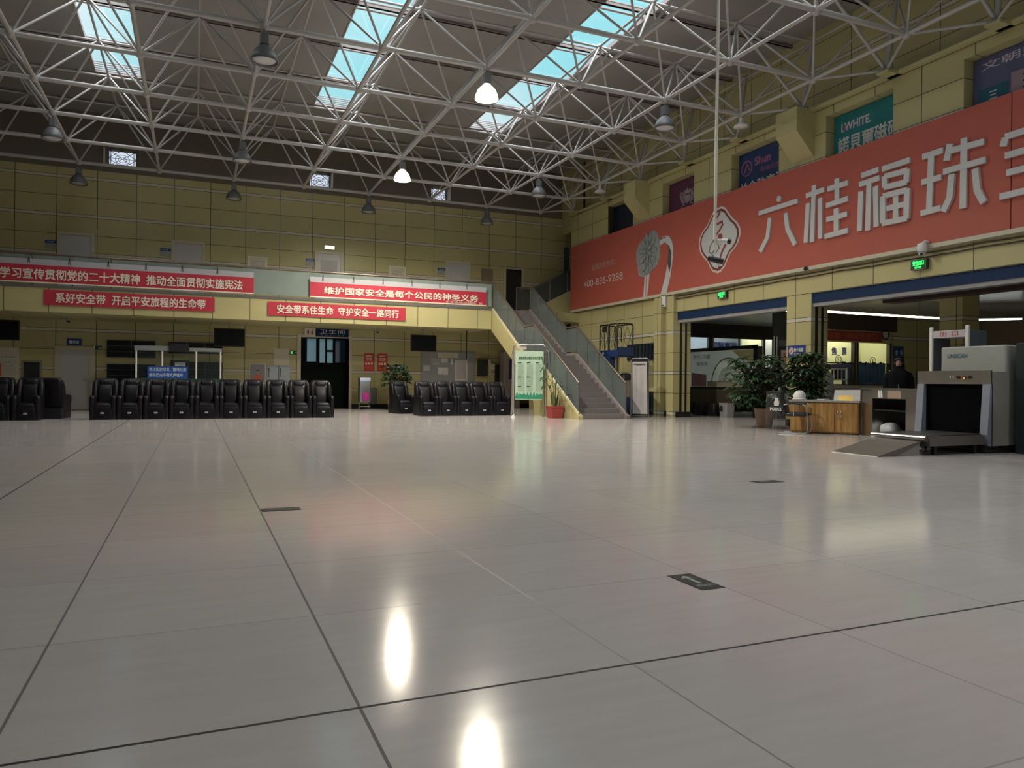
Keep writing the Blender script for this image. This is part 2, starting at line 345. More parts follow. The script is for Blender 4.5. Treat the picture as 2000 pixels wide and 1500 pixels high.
# ------------------------------------------------------------------ the setting
def cells(u0, u1, v0, v1, holes):
    us = sorted({u0, u1, *[min(max(h[k], u0), u1) for h in holes for k in (0, 1)]}); vs = sorted({v0, v1, *[min(max(h[k], v0), v1) for h in holes for k in (2, 3)]})
    for a, b in zip(us, us[1:]):
        run = None
        for c, d in zip(vs, vs[1:]):
            if any(h[0] <= (a+b)/2 <= h[1] and h[2] <= (c+d)/2 <= h[3] for h in holes):
                if run: yield a, b, *run; run = None
            else: run = (run[0], d) if run else (c, d)
        if run: yield a, b, *run
def wallX(mb, y0, y1, u0, u1, z0, z1, holes=()):
    for a, b, c, d in cells(u0, u1, z0, z1, holes): mb.box(a, b, y0, y1, c, d)
    return mb
def wallY(mb, x0, x1, u0, u1, z0, z1, holes=()):
    for a, b, c, d in cells(u0, u1, z0, z1, holes): mb.box(x0, x1, a, b, c, d)
    return mb
struct('floor', MB().box(-12.5, 28, -5.5, 34, -.25, 0), M_floor)
BW = 29.3
WINS = ((-2.80, -1.91, 8.42, 9.02), (3.98, 4.76, 8.42, 9.02), (8.80, 9.47, 8.40, 8.98))
struct('wall_back', wallX(MB(), BW, BW+.25, -12.3, 17.5, 0, 8.22, ((3.72, 5.54, -1, 2.72), (12.12, 12.84, 3.86, 5.88))), M_wallx)
struct('wall_back_upper', wallX(MB(), BW-.02, BW+.25, -12.3, 17.5, 8.22, 10.3, WINS), mat('gable_unlit_grey', (.16, .145, .115), .7))  # darker than the panels below: unlit zone under the roof put into the colour
NICHES = ((22.66, 24.38, 6.3, 7.68), (19.15, 20.85, 6.3, 7.66), (15.5, 17.4, 6.3, 7.68), (11.98, 13.9, 6.3, 7.66), (8.2, 10.33, 6.3, 7.64))
struct('wall_right', wallY(MB(), 14.2, 14.75, -5.3, 27.35, 0, 7.88, (*NICHES, (8.0, 14.32, -1, 3.36), (15.16, 20.0, -1, 3.36))), M_wally)
struct('wall_niche_back', MB().box(14.6, 14.74, 8.0, 24.6, 6.2, 7.8), M_yellow)
struct('wall_right_upper', MB().box(14.75, 14.95, -5.3, 29.3, 7.5, 10.3), M_wally)
struct('trim_1', MB().box(14.08, 14.75, -5.3, 27.4, 7.88, 7.96), M_yellow)          # ledge the roof frame stands on
struct('wall_alcove', MB().box(17.2, 17.5, 27.3, 29.3, 0, 10.3).box(14.75, 17.3, 27.2, 27.35, 0, 10.3), M_wally)
struct('wall_left', MB().box(-12.3, -12.0, -5.3, 29.3, 0, 10.3), M_wally)
struct('wall_front', wallX(MB(), -5.3, -5.0, -12.3, 28, 0, 10.3, ((5.0, 13.8, 0, 4.5),)), M_wallx)
fm = MB()
for k in range(9): fm.box(5.0+8.8*k/8-.03, 5.0+8.8*k/8+.03, -5.22, -5.1, 0, 4.5)
fm.box(5.0, 13.8, -5.22, -5.1, 2.5, 2.58).box(5.0, 13.8, -5.22, -5.1, 0, .06)
struct('window_4', MB().box(5.0, 13.8, -5.17, -5.16, 0, 4.5), M_glass); struct('window_4_frame', fm, M_grey)
# floor-level black base strips
base = MB()
for a, b in ((-12, -4.35), (-3.15, 3.68), (5.6, 14.2)): base.box(a, b, BW-.012, BW+.01, 0, .17)
struct('baseboard_back', base, M_black)
base = MB()
for a, b in ((20.0, 27.3), (14.32, 15.16), (-5, 8.0)): base.box(14.185, 14.2, a, b, 0, .17)
base.box(14.2, 14.75, 19.985, 20.0, 0, .17).box(14.2, 14.75, 14.32, 14.335, 0, .17).box(14.2, 14.75, 15.145, 15.16, 0, .17)
struct('baseboard_right', base, M_black)
# roof deck with three strips of roof light, steel purlins beneath
dk = MB()
for a, b, c, d in cells(-12.3, 17.5, -5.3, 29.5, [(s0, s1, sn, 25.4) for s0, s1, sn in SKYL]): dk.box(a, b, c, d, 10.2, 10.27)
ceil = struct('ceiling', dk, M_deck)
for k in range(14):
    y = 27.9-2.45*k
    struct('purlin', MB().box(-12, 14.75, y-.03, y+.03, 10.13, 10.2).box(-12, 14.75, y-.05, y+.05, 10.13, 10.142), M_purlin, ceil)
for i, (s0, s1, sn) in enumerate(SKYL):
    g = struct('window_%d' % (5+i), MB().box(s0, s1, sn, 25.4, 10.28, 10.285), M_sky)
    f = MB().box(s0, s0+.035, sn, 25.4, 10.17, 10.29).box(s1-.035, s1, sn, 25.4, 10.17, 10.29)
    y = 25.3
    for q in range(6): f.box(s0, s1, 25.36-q*.13, 25.40-q*.13, 10.2+q*.012, 10.22+q*.012)         # louvre slats at the far end
    y = 24.9
    while y > sn+1:
        f.box(s0, s1, y-1.50, y-1.42, 10.26, 10.28).box(s0, s1, y-1.87, y-1.81, 10.26, 10.28)
        y -= 2.45
    struct('skylight_frame', f, M_pink, g)
# small barred windows high on the back wall
for i, (a, b, c, d) in enumerate(WINS):
    w = struct('window_%d' % (i+1), MB().box(a, b, BW+.12, BW+.13, c, d), M_glass)
    f = MB()
    for x0, x1, z0, z1 in ((a, a+.035, c, d), (b-.035, b, c, d), (a, b, c, c+.035), (a, b, d-.035, d)): f.box(x0, x1, BW+.06, BW+.16, z0, z1)
    struct('window_frame', f, M_grey, w)
    cx, cz = (a+b)/2, (c+d)/2; gx, gz = (b-a)/2, (d-c)/2; gr = MB(); yy = BW+.03
    for sx in (-1, 1):
        for sz in (-1, 1): gr.tube([(cx+sx*gx, yy, cz), (cx, yy, cz+sz*gz)], .011, 5)
        gr.tube([(cx+sx*gx*.8, yy, c), (cx+sx*gx*.8, yy, d)], .012, 5); gr.tube([(cx-gx*sx, yy, c), (cx+gx*sx, yy, d)], .009, 5)
    gr.tube([(a, yy, c+.06), (b, yy, c+.06)], .012, 5); gr.tube([(a, yy, cz), (b, yy, cz)], .009, 5)
    for rad in (.10, .17): gr.tube([(cx+rad*1.3*cos(2*pi*q/16), yy, cz-.03+rad*sin(2*pi*q/16)) for q in range(16)], .009, 5, True)
    struct('window_bars', gr, M_black, w)
    if i: struct('window_sash', MB().box(b+.02, b+.05, BW-.36, BW, c, d-.02).box(b+.05, b+.06, BW-.33, BW-.03, c+.04, d-.06), M_white, w)
    else: struct('window_sash', MB().box(a-.12, a-.08, BW-.16, BW, c+.03, d), M_white, w)

# lower doors
d = struct('door_1', MB().box(-4.17, -3.31, BW-.03, BW+.02, .02, 2.03), M_door)
struct('door_frame', MB().box(-4.33, -4.17, BW-.06, BW+.02, 0, 2.16).box(-3.31, -3.14, BW-.06, BW+.02, 0, 2.16).box(-4.17, -3.31, BW-.06, BW+.02, 2.03, 2.16), M_frame, d)
struct('door_handle', MB().tube([(-3.42, BW-.07, .98), (-3.42, BW-.07, 1.12)], .015, 8).box(-3.44, -3.40, BW-.08, BW-.02, 1.03, 1.07), M_chrome, d)
for n, (a, b) in enumerate(((-4.2, -3.28), (-.69, .24), (4.29, 5.19), (9.52, 10.42))):
    d = struct('door_%d' % (n+2), MB().box(a, b, BW-.03, BW+.02, 3.86, 5.95), M_door)
    struct('door_frame', MB().box(a-.09, a, BW-.06, BW+.02, 3.86, 6.03).box(b, b+.09, BW-.06, BW+.02, 3.86, 6.03).box(a, b, BW-.06, BW+.02, 5.95, 6.03), M_frame, d)
    if n == 2: struct('door_glass', MB().box(a+.14, b-.14, BW-.035, BW-.028, 4.9, 5.7), mat('door_pane', (.36, .36, .37), .2), d)
# toilet passage: frame, far partition with frosted daylight panes
tf = struct('door_6', MB().box(3.58, 3.72, BW-.06, BW+.25, 0, 2.82).box(5.54, 5.64, BW-.06, BW+.25, 0, 2.82).box(3.72, 5.54, BW-.06, BW+.25, 2.72, 2.82), M_frame)
panes = ((3.95, 4.30, 1.80, 2.68), (4.42, 4.64, 1.76, 2.68), (4.70, 4.93, 2.26, 2.68), (4.70, 4.93, 1.76, 2.18), (5.02, 5.40, 1.78, 2.68))
K = (BW+.9)/BW
hp = [(a*K, b*K, 1.05+(c-1.05)*K, 1.05+(e-1.05)*K) for a, b, c, e in panes]
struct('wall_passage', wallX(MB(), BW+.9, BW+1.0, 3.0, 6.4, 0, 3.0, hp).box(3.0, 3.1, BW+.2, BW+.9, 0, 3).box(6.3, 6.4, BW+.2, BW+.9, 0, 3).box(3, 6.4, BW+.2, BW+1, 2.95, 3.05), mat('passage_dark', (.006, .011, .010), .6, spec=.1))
for i, (a, b, c, e) in enumerate(hp): struct('window_%d' % (8+i), MB().box(a, b, BW+.94, BW+.95, c, e), M_frost if i < 4 else M_tint)
struct('door_7', MB().box(12.12, 12.84, BW+.12, BW+.16, 3.86, 5.88), M_dark)
struct('door_frame', MB().box(12.04, 12.12, BW-.03, BW+.1, 3.86, 5.95).box(12.84, 12.92, BW-.03, BW+.1, 3.86, 5.95).box(12.12, 12.84, BW-.03, BW+.1, 5.88, 5.95), M_frame)
# dark slatted windows
def slats(n, axis, k, u0, u1, z0, z1, rows, cols, m=M_tint, sf=.018):
    g = MB(); f = MB()
    bx = (lambda mb, a, b, p, q, c, d: mb.box(a, b, k-q, k-p, c, d)) if axis == 'x' else (lambda mb, a, b, p, q, c, d: mb.box(k-q, k-p, a, b, c, d))
    bx(g, u0, u1, 0, .02, z0, z1)
    for i in range(rows+1): z = z0+(z1-z0)*i/rows; bx(f, u0, u1, .02, .045, z-sf/2, z+sf/2)
    for i in range(cols+1): u = u0+(u1-u0)*i/cols; bx(f, u-sf/2, u+sf/2, .02, .045, z0, z1)
    w = struct('window_%d' % n, g, M_dark2); struct('window_frame', f, M_winframe, w)
M_dark2 = mat('dark_window_glass', (.012, .018, .028), .15); M_winframe = mat('window_alu', (.10, .115, .14), .4)
slats(13, 'x', BW, -2.78, -1.27, 1.82, 2.41, 3, 2); slats(14, 'x', BW, -2.77, -1.27, .62, 1.58, 5, 2)
slats(15, 'x', BW, -.85, .95, 2.0, 2.40, 2, 3); slats(16, 'x', BW, -.75, .95, .9, 1.7, 3, 3)
slats(17, 'y', 14.2, 21.02, 22.9, 1.88, 2.44, 1, 9, sf=.012); slats(18, 'y', 14.2, 21.05, 22.6, .18, .80, 1, 6, sf=.012); slats(19, 'y', 14.2, 25.2, 26.5, 1.85, 2.32, 1, 4, sf=.012)

# ------------------------------------------------------------------ balcony
BY = 26.3
struct('balcony', MB().box(-12, 10.3, BY, BW, 3.07, 3.86).box(10.3, 14.2, 26.55, BW, 3.5, 3.86), M_fascia)
M_cove = mat('fascia_cap', (.12, .12, .12), .5)
struct('trim_2', MB().box(-12, 10.3, BY-.025, BY, 3.80, 3.88), M_cove)
def railing(name, label, pts, ph, posts, gm, post_r=.022, par_z=.08):
    # pts: foot polyline (x, y, z); posts: parameters along it; handrail ph above
    t = thing(name, label, 'railing', pts[0])
    part(t, 'handrail', MB().tube([(x, y, z+ph) for x, y, z in pts], .032, 10), M_rail)
    seg = [0]
    for a, b in zip(pts, pts[1:]): seg.append(seg[-1]+(V(b)-V(a)).length)
    def at(s):
        for i in range(len(pts)-1):
            if s <= seg[i+1]+1e-6: return V(pts[i]).lerp(V(pts[i+1]), (s-seg[i])/(seg[i+1]-seg[i]))
        return V(pts[-1])
    stops = sorted({0, seg[-1], *seg, *posts})
    for s in stops:
        p = at(s); part(t, 'post', MB().tube([(p.x, p.y, p.z), (p.x, p.y, p.z+ph)], post_r, 8).tube([(p.x, p.y, p.z), (p.x, p.y, p.z+.03)], post_r*2, 8), M_rail)
    for s0, s1 in zip(stops, stops[1:]):
        if s1-s0 < .12: continue
        a = at(s0+.03); b = at(s1-.03); d = (b-a).cross(V((0, 0, 1))).normalized()*.006
        lo = lambda p: V((p.x, p.y, p.z+par_z)); hi = lambda p: V((p.x, p.y, p.z+ph-.05))
        q = [lo(a), lo(b), hi(b), hi(a)]; vs = [p+d for p in q]+[p-d for p in q]
        part(t, 'glass_panel', MB().add(vs, [(0, 1, 2, 3), (7, 6, 5, 4), (0, 4, 5, 1), (1, 5, 6, 2), (2, 6, 7, 3), (3, 7, 4, 0)]), gm)
    return t
x0 = -11.7
railing('balcony_railing', 'long steel and frosted glass railing along the edge of the upper balcony', [(x0, BY+.08, 3.86), (10.35, BY+.08, 3.86)], .96, [x0+1.05*k for k in range(1, 21)], M_balglass)

# ------------------------------------------------------------------ main stairs
def flight():
    t = thing('staircase', 'stone staircase with cream side panels running down from the balcony to the hall floor', 'stairs', (11.2, 22.8, 0))
    st = MB(); n1, n2 = 12, 13
    z = 3.86; y = 26.5; run = (26.5-23.4)/(n1-1)
    prof = [(26.6, 3.86), (y, 3.86)]
    for k in range(n1):
        z -= 1.86/n1; prof.append((y, z))
        if k < n1-1: y -= run; prof.append((y, z))
    prof.append((22.6, z)); y = 22.6; run2 = (22.6-19.45)/(n2-1)
    for k in range(n2):
        z -= 2.0/n2; prof.append((y, max(z, 0)))
        if k < n2-1: y -= run2; prof.append((y, max(z, 0)))
    prof += [(20.4, 0), (23.3, 1.3), (26.6, 3.3)]
    st.prism(prof, lambda a, b: (10.46, a, b), lambda a, b: (11.94, a, b))
    part(t, 'steps', st, M_stair)
    nos = MB()
    for k in range(0): pass
    side = [(26.5, 3.92), (23.4, 2.06), (22.6, 2.06), (19.42, .16), (19.3, .10), (19.3, 0), (22.4, 0), (22.6, .9), (26.5, 3.12)]
    for x0, x1 in ((10.32, 10.46), (11.94, 12.06)):
        part(t, 'stringer', MB().prism(side, lambda a, b: (x0, a, b), lambda a, b: (x1, a, b)), M_yellow if x0 < 11 else M_stair)
        edge = [(26.5, 3.92), (23.4, 2.06), (22.6, 2.06), (19.42, .16)]
        part(t, 'stringer_edge', MB().tube([((x0+x1)/2, a, b+.01) for a, b in edge], .03, 6), M_frame if x0 < 11 else M_stair)
    return t
flight()
for x, lab, nm in ((10.40, 'left glass railing of the main staircase, on the side of the green notice stand', 'stair_railing'), (12.0, 'right glass railing of the main staircase, on the side of the blue lift', 'stair_railing')):
    railing(nm, lab, [(x, 26.5, 3.92), (x, 23.42, 2.06), (x, 22.62, 2.06), (x, 19.45, .14)], .93, [.9, 1.8, 2.7, 5.3, 6.2, 7.2], M_railglass, .02)
# upper flight to the floor above, in the corner alcove
t = thing('staircase', 'short upper stair flight climbing into the corner alcove beside the red hoarding', 'stairs', (14, 28.4, 3.86))
pr = [(12.6, 3.86)]; n = 14; x, z = 12.75, 3.86
for k in range(n):
    z += .155; pr.append((x, z)); x += .29; pr.append((x, z))
pr += [(17.2, z), (17.2, 3.6), (12.6, 3.6)]
part(t, 'steps', MB().prism(pr, lambda a, b: (a, 27.9, b), lambda a, b: (a, BW, b)), M_stair)
part(t, 'stringer', MB().prism([(12.6, 4.0), (14.4, 4.92), (17.0, 6.25), (17.0, 3.55), (12.6, 3.55)], lambda a, b: (a, 27.8, b), lambda a, b: (a, 27.92, b)), M_yellow)
struct('wall_under_stair', MB().box(12.62, 14.2, 27.82, 27.9, 0, 3.56), M_yellow)
railing('stair_railing', 'dark glass railing of the upper flight in the far corner', [(12.0, 27.86, 4.0), (12.75, 27.86, 4.05), (14.6, 27.86, 4.98), (16.9, 27.86, 6.15)], .9, [1.6, 2.5, 3.6], mat_dg := glassmat('smoked_rail_glass', (.35, .40, .40), body=(.10, .12, .12), mixb=.5), .02, .02)
single('glass_screen', 'tall narrow dark glass pane above the upper stair railing in the far corner', 'glass panel', MB().box(14.2, 14.42, 27.97, 27.99, 5.02, 6.75), glassmat('green_pane', (.30, .40, .38), body=(.06, .09, .085), mixb=.5))

# ------------------------------------------------------------------ space frame under the roof
NX = [-10.57+2.36*k for k in range(11)]; NY = [27.85-2.45*k for k in range(11)]
TX = [x+1.18 for x in NX]; TY = [y-1.225 for y in NY]
ZB, ZT = 8.08, 9.68
sf = thing('space_frame', 'white tubular steel space frame spanning the whole hall under the roof', 'roof frame', (1.2, 16, 7.7))
for i, y in enumerate(NY): part(sf, 'bottom_chord', MB().tube([(NX[0], y, ZB), (NX[-1], y, ZB)], .055, 8), M_steel)
for x in NX: part(sf, 'bottom_chord', MB().tube([(x, NY[-1], ZB), (x, NY[0], ZB)], .042, 8), M_steel)
for y in TY: part(sf, 'top_chord', MB().tube([(TX[0], y, ZT), (TX[-1], y, ZT)], .03, 8), M_steel)
for x in TX: part(sf, 'top_chord', MB().tube([(x, TY[-1], ZT), (x, TY[0], ZT)], .03, 8), M_steel)
items = []; cpos = V((0, 0, 1.05))
def seen(p): 
    d = V(p)-cpos; dd = d.dot(fwd)
    return dd > .5 and abs(d.dot(r2)/dd) < .70 and -.2 < d.dot(u2)/dd < .53
for x in NX:
    for y in NY:
        for tx in TX:
            for ty in TY:
                if abs(tx-x) < 1.3 and abs(ty-y) < 1.3: items.append(((x, y, ZB), (tx, ty, ZT), .027))
feet = [y-1.225 for y in NY]
for fy in feet:
    items += [((13.9, fy, 7.97), (11.85, fy, ZT), .04), ((13.9, fy, 7.97), (14.21, fy, ZT), .055)]
    for dy in (-1.225, 1.225): items.append(((13.9, fy, 7.97), (13.03, fy+dy, ZB), .03))
key = lambda it: (0 if seen(((V(it[0])+V(it[1]))/2)) else 1, ((V(it[0])+V(it[1]))/2-cpos).length)
items.sort(key=key)
for it in items[:100]: part(sf, 'diagonal', MB().tube(it[:2], it[2], 7), M_steel)
rest = MB()
for it in items[100:]: rest.tube(it[:2], it[2], 6)
part(sf, 'diagonals', rest, M_steel, kind='stuff')
nodes = [(x, y, ZB) for x in NX for y in NY] + [(x, y, ZT) for x in TX for y in TY]
nodes.sort(key=lambda p: (0 if seen(p) else 1, (V(p)-cpos).length))
for p in nodes[:100]: part(sf, 'node_ball', MB().sphere(p, .10 if p[2] < 9 else .08, 10, 6), M_steel)
rest = MB()
for p in nodes[100:]: rest.sphere(p, .10 if p[2] < 9 else .08, 8, 5)
part(sf, 'node_balls', rest, M_steel, kind='stuff')
for fy in feet: part(sf, 'bearing_foot', MB().lathe([(.16, 7.96), (.16, 7.99), (.07, 8.02), (.06, 8.06)], (13.9, fy, -.03), 10), M_grey)
# wall corbels that carry the wider bearings
for k, fy in enumerate(feet):
    if k in (2, 5, 8): fy += .25; struct('trim_%d' % (3+k), MB().prism([(13.62, 7.94), (13.62, 7.35), (14.2, 6.75), (14.2, 7.94)], lambda a, b: (a, fy-.36, b), lambda a, b: (a, fy+.36, b)), M_yellow)
    else: struct('trim_%d' % (3+k), MB().box(13.78, 14.2, fy-.15, fy+.15, 7.88, 7.955), M_yellow)

# ------------------------------------------------------------------ high-bay lamps
def lamp(x, y, lit, label):
    t = thing('high_bay_lamp', label, 'lamp', (x, y, 7.38), 0, 'high-bay lamps under the roof frame')
    part(t, 'stem', MB().tube([(x, y, ZB-.09), (x, y, 7.9)], .02, 8), M_lampgrey)
    part(t, 'ballast', MB().bbox(x-.085, x+.085, y-.085, y+.085, 7.70, 7.93, .02).tube([(x, y, 7.62), (x, y, 7.72)], .05, 10), M_lampgrey)
    part(t, 'lamp_shade', MB().lathe([(.07, 7.70), (.11, 7.66), (.20, 7.57), (.25, 7.45), (.264, 7.365), (.254, 7.368), (.24, 7.45), (.19, 7.555), (.09, 7.64), (.02, 7.65)], (x, y, 0), 28), M_lampgrey if not lit else M_shadeglow)
    if lit: part(t, 'bulb', MB().sphere((x, y, 7.505), .108, 18, 12), M_lamp, label='glowing warm white bulb')
    else: part(t, 'diffuser', MB().lathe([(.235, 7.43), (.225, 7.40), (.15, 7.37), (.02, 7.355)], (x, y, 0), 24), M_lampoff)
    return t
for x, y, lit, label in ((-3.49, 22.95, 0, 'unlit bell lamp at far left, nearer one of the leftmost row'), (-3.49, 27.85, 0, 'unlit bell lamp against the back wall at far left'),
    (1.23, 15.6, 0, 'large unlit bell lamp in the left centre, nearest to the camera of its row'), (1.23, 22.95, 0, 'unlit bell lamp in the left centre row, second from the front'), (1.23, 27.85, 0, 'unlit bell lamp of the left centre row against the back wall'),
    (5.95, 15.6, 1, 'brightly lit warm lamp beside the rightmost roof light'), (5.95, 22.95, 1, 'brightly lit warm lamp lower in the middle, farther of the two lit lamps'), (5.95, 27.85, 0, 'unlit bell lamp behind the farther lit lamp, before the back wall'),
    (10.67, 15.6, 0, 'unlit bell lamp on the right, to the left of the hanging camera pole'), (10.67, 22.95, 0, 'unlit bell lamp on the right, farther behind the one by the pole'), (10.67, 27.85, 0, 'unlit bell lamp in the far right corner near the back wall')):
    lamp(x, y, lit, label)
for px, py, lab in ((13.03, 15.6, 'small pale horn speaker under the roof frame right of the camera pole'), (13.03, 22.95, 'small pale horn speaker under the roof frame above the dark poster')):
    single('horn_speaker', lab, 'speaker', MB().lathe([(.05, 7.98), (.06, 7.86), (.19, 7.78), (.20, 7.75), (.05, 7.76)], (px, py, 0), 14), M_white, 'horn speakers under the roof frame')
# ------------------------------------------------------------------ red cloth banners
UX, UZ = (1, 0, 0), (0, 0, 1)
def cloth(x0, x1, z0, z1, y, lines, m, edge, wav=.012, th=.006):
    g = MB(); n = 60; fr = []; bk = []
    for i in range(n+1):
        x = x0+(x1-x0)*i/n; yy = y-.012-wav*(.5+.5*sin(x*5.1)*cos(x*1.7))
        fr.append((x, yy)); 
    vs = [(x, yy+d, z) for d in (0, th) for z in (z0, z1) for x, yy in fr]; k = n+1; fs = []
    for i in range(n):
        fs += [(i, i+1, k+i+1, k+i), (2*k+i, 3*k+i, 3*k+i+1, 2*k+i+1), (i, 2*k+i, 2*k+i+1, i+1), (k+i, k+i+1, 3*k+i+1, 3*k+i)]
    fs += [(0, k, 3*k, 2*k), (n, 2*k+n, 3*k+n, k+n)]
    return g.add(vs, fs, False)
def banner(label, x0, x1, z0, z1, y, s, tx0, tx1, th, band=0, extra=None):
    t = thing('cloth_banner', label, 'banner', ((x0+x1)/2, y, z0))
    part(t, 'cloth', cloth(x0, x1, z0, z1, y, 0, M_red, 0), M_red)
    if band:
        part(t, 'hem', MB().box(x0, x1, y-.03, y-.026, z0, z0+.035), M_redtxt)
        part(t, 'backing_strip', MB().box(x0, x1, y-.02, y-.01, z1, z1+.18), mat('banner_backing', (.42, .42, .46), .6))
        for k in range(int((x1-x0)/1.05)):
            x = x0+.4+k*1.05
            part(t, 'tie', MB().tube([(x, y-.025, z1+.06), (x+.03, y-.025, z1+.27)], .008, 5).tube([(x+.05, y-.025, z1+.05), (x+.03, y-.025, z1+.27)], .008, 5), M_black)
    cz = (z0+z1)/2
    text(t, s, (tx0, y-.034, cz-th/2), UX, UZ, tx1-tx0, th, M_redtxt, bold=.02)
    if extra: text(t, extra, (x1-1.6, y-.034, z0+.045), UX, UZ, 1.45, .075, M_redtxt)
    return t
banner('long red banner hung on the balcony railing at left', -9.2, 1.8, 3.93, 4.47, BY, '学习宣传贯彻党的二十大精神  推动全面贯彻实施宪法', -5.3, 1.45, .31, 1)
banner('red banner hung on the balcony railing at right, beside the staircase', 3.63, 10.08, 3.93, 4.45, BY, '维护国家安全是每个公民的神圣义务', 4.1, 9.75, .25, 1, '市交通局运输股  宣')
banner('narrow red banner stuck to the balcony edge at left, above the kiosk', -4.18, .6, 3.28, 3.74, BY-.02, '系好安全带  开启平安旅程的生命带', -3.87, .32, .30)
banner('narrow red banner stuck to the balcony edge above the toilet sign', 2.26, 6.98, 3.25, 3.71, BY-.02, '安全带系住生命  守护安全一路同行', 2.55, 6.72, .28)

# ------------------------------------------------------------------ wall-mounted boards, signs, screens (back wall)
def board(name, label, cat, x0, x1, z0, z1, m, y=BW, th=.02, frame=None, fw=.03, group=None):
    t = thing(name, label, cat, ((x0+x1)/2, y, z0), 0, group)
    part(t, 'panel', MB().box(x0, x1, y-th, y, z0, z1), m)
    if frame: part(t, 'frame', MB().box(x0-fw, x0, y-th-.015, y, z0-fw, z1+fw).box(x1, x1+fw, y-th-.015, y, z0-fw, z1+fw).box(x0, x1, y-th-.015, y, z1, z1+fw).box(x0, x1, y-th-.015, y, z0-fw, z0), frame)
    return t
def rows(t, x0, x1, z0, z1, n, y, m, name='printed_lines', h=.35, seed=1):
    rnd = random.Random(seed); g = MB(); st = (z1-z0)/n
    for i in range(n):
        z = z1-(i+.5)*st; x = x0
        while x < x1-.02:
            w = rnd.uniform(.03, .16)*(1 if x1-x0 > .3 else .6); e = min(x+w, x1); g.box(x, e, y-.003, y, z-st*h/2, z+st*h/2); x = e+rnd.uniform(.01, .04)
        if rnd.random() < .2: pass
    return part(t, name, g, m)
t = board('room_sign', 'small blue three-character room sign above the white door at left', 'sign', -3.99, -3.54, 2.20, 2.43, M_blue)
text(t, '警务室', (-3.91, BW-.02, 2.25), UX, UZ, .29, .11, M_paper, .02)
def exit_plate(label, x0, x1, z0, z1, grp=None):
    t = board('exit_plate', label, 'exit sign', x0, x1, z0, z1, M_exitbody, frame=M_grey, fw=.012)
    w = x1-x0; zc = (z0+z1)/2
    part(t, 'arrow', MB().prism([(x0+w*.62, zc-.012), (x0+w*.8, zc-.012), (x0+w*.8, zc-.035), (x0+w*.95, zc), (x0+w*.8, zc+.035), (x0+w*.8, zc+.012), (x0+w*.62, zc+.012)], lambda a, b: (a, BW-.024, b), lambda a, b: (a, BW-.018, b)), M_paper)
    part(t, 'pictogram', MB().sphere((x0+w*.2, BW-.02, zc+.03), .014, 8, 6).tube([(x0+w*.2, BW-.022, zc+.015), (x0+w*.17, BW-.022, zc-.01), (x0+w*.25, BW-.022, zc-.04)], .009, 5).tube([(x0+w*.17, BW-.022, zc-.01), (x0+w*.1, BW-.022, zc-.04)], .008, 5), M_exit)
exit_plate('small dark exit plate with arrow right of the white door', -3.22, -2.93, 2.07, 2.19)
exit_plate('small dark exit plate with arrow left of the toilet doorway', 3.34, 3.6, 2.06, 2.19)
t = board('notice_board', 'pale printed notice board at the left edge above the seats', 'notice board', -6.3, -5.36, 1.05, 2.08, M_paperdim)
rows(t, -6.2, -5.44, 1.15, 1.85, 16, BW-.02, M_midgrey, seed=2); part(t, 'red_sheet', MB().box(-6.25, -5.85, BW-.026, BW-.02, 1.12, 1.55), mat('orange_red', (.6, .09, .03), .6))
t = board('picture_frame', 'aluminium-framed dark picture standing out above the left seats', 'picture', -5.22, -4.76, .95, 1.60, mat('dark_picture', (.03, .04, .045), .2), frame=M_sst, fw=.055, th=.03)
part(t, 'silhouette', MB().prism([(-5.1, 1.05), (-4.85, 1.05), (-4.83, 1.2), (-4.9, 1.31), (-5.0, 1.35), (-5.07, 1.27), (-5.12, 1.18)], lambda a, b: (a, BW-.034, b), lambda a, b: (a, BW-.029, b)), M_black)
t = board('portrait_poster', 'grey portrait poster of a figure in orange behind the seats', 'poster', 1.9, 2.43, .95, 1.66, mat('grey_lilac', (.28, .27, .31), .6), frame=M_white, fw=.02)
sl = lambda a, b: (a, BW-.026, b); sl2 = lambda a, b: (a, BW-.019, b)
part(t, 'portrait_coat', MB().prism([(2.0, .97), (2.33, .97), (2.31, 1.2), (2.24, 1.27), (2.1, 1.27), (2.03, 1.2)], sl, sl2), mat('coat_orange', (.65, .16, .08), .6))
part(t, 'portrait_head', MB().prism([(2.17+.055*cos(a*pi/6), 1.37+.075*sin(a*pi/6)) for a in range(12)], sl, sl2), mat('print_skin', (.42, .30, .24), .6))
part(t, 'portrait_hair', MB().prism([(2.17+.062*cos(a*pi/6), 1.415+.05*sin(a*pi/6)) for a in range(7)], lambda a, b: (a, BW-.028, b), sl2), M_ink)
M_ltblue = mat('light_blue_sheet', (.38, .50, .62), .6)
for x0, lab in ((2.50, 'pale blue notice sheet, left of a pair, beside the portrait poster'), (2.93, 'pale blue notice sheet, right of a pair, beside the toilet doorway')):
    t = board('notice_sheet', lab, 'notice', x0, x0+.41, .95, 1.62, M_ltblue, group=None)
    part(t, 'white_field', MB().box(x0+.02, x0+.39, BW-.024, BW-.02, 1.05, 1.55), mat('pale_blue', (.52, .58, .66), .6))
    text(t, '服\n务\n公\n约', (x0+.035, BW-.024, 1.2), UX, UZ, .05, .32, M_ink, .03)
single('paper_sheet', 'plain cream paper sheet on the wall above the blue notices', 'paper', MB().box(2.74, 3.30, BW-.012, BW, 1.64, 2.27), M_paperdim)
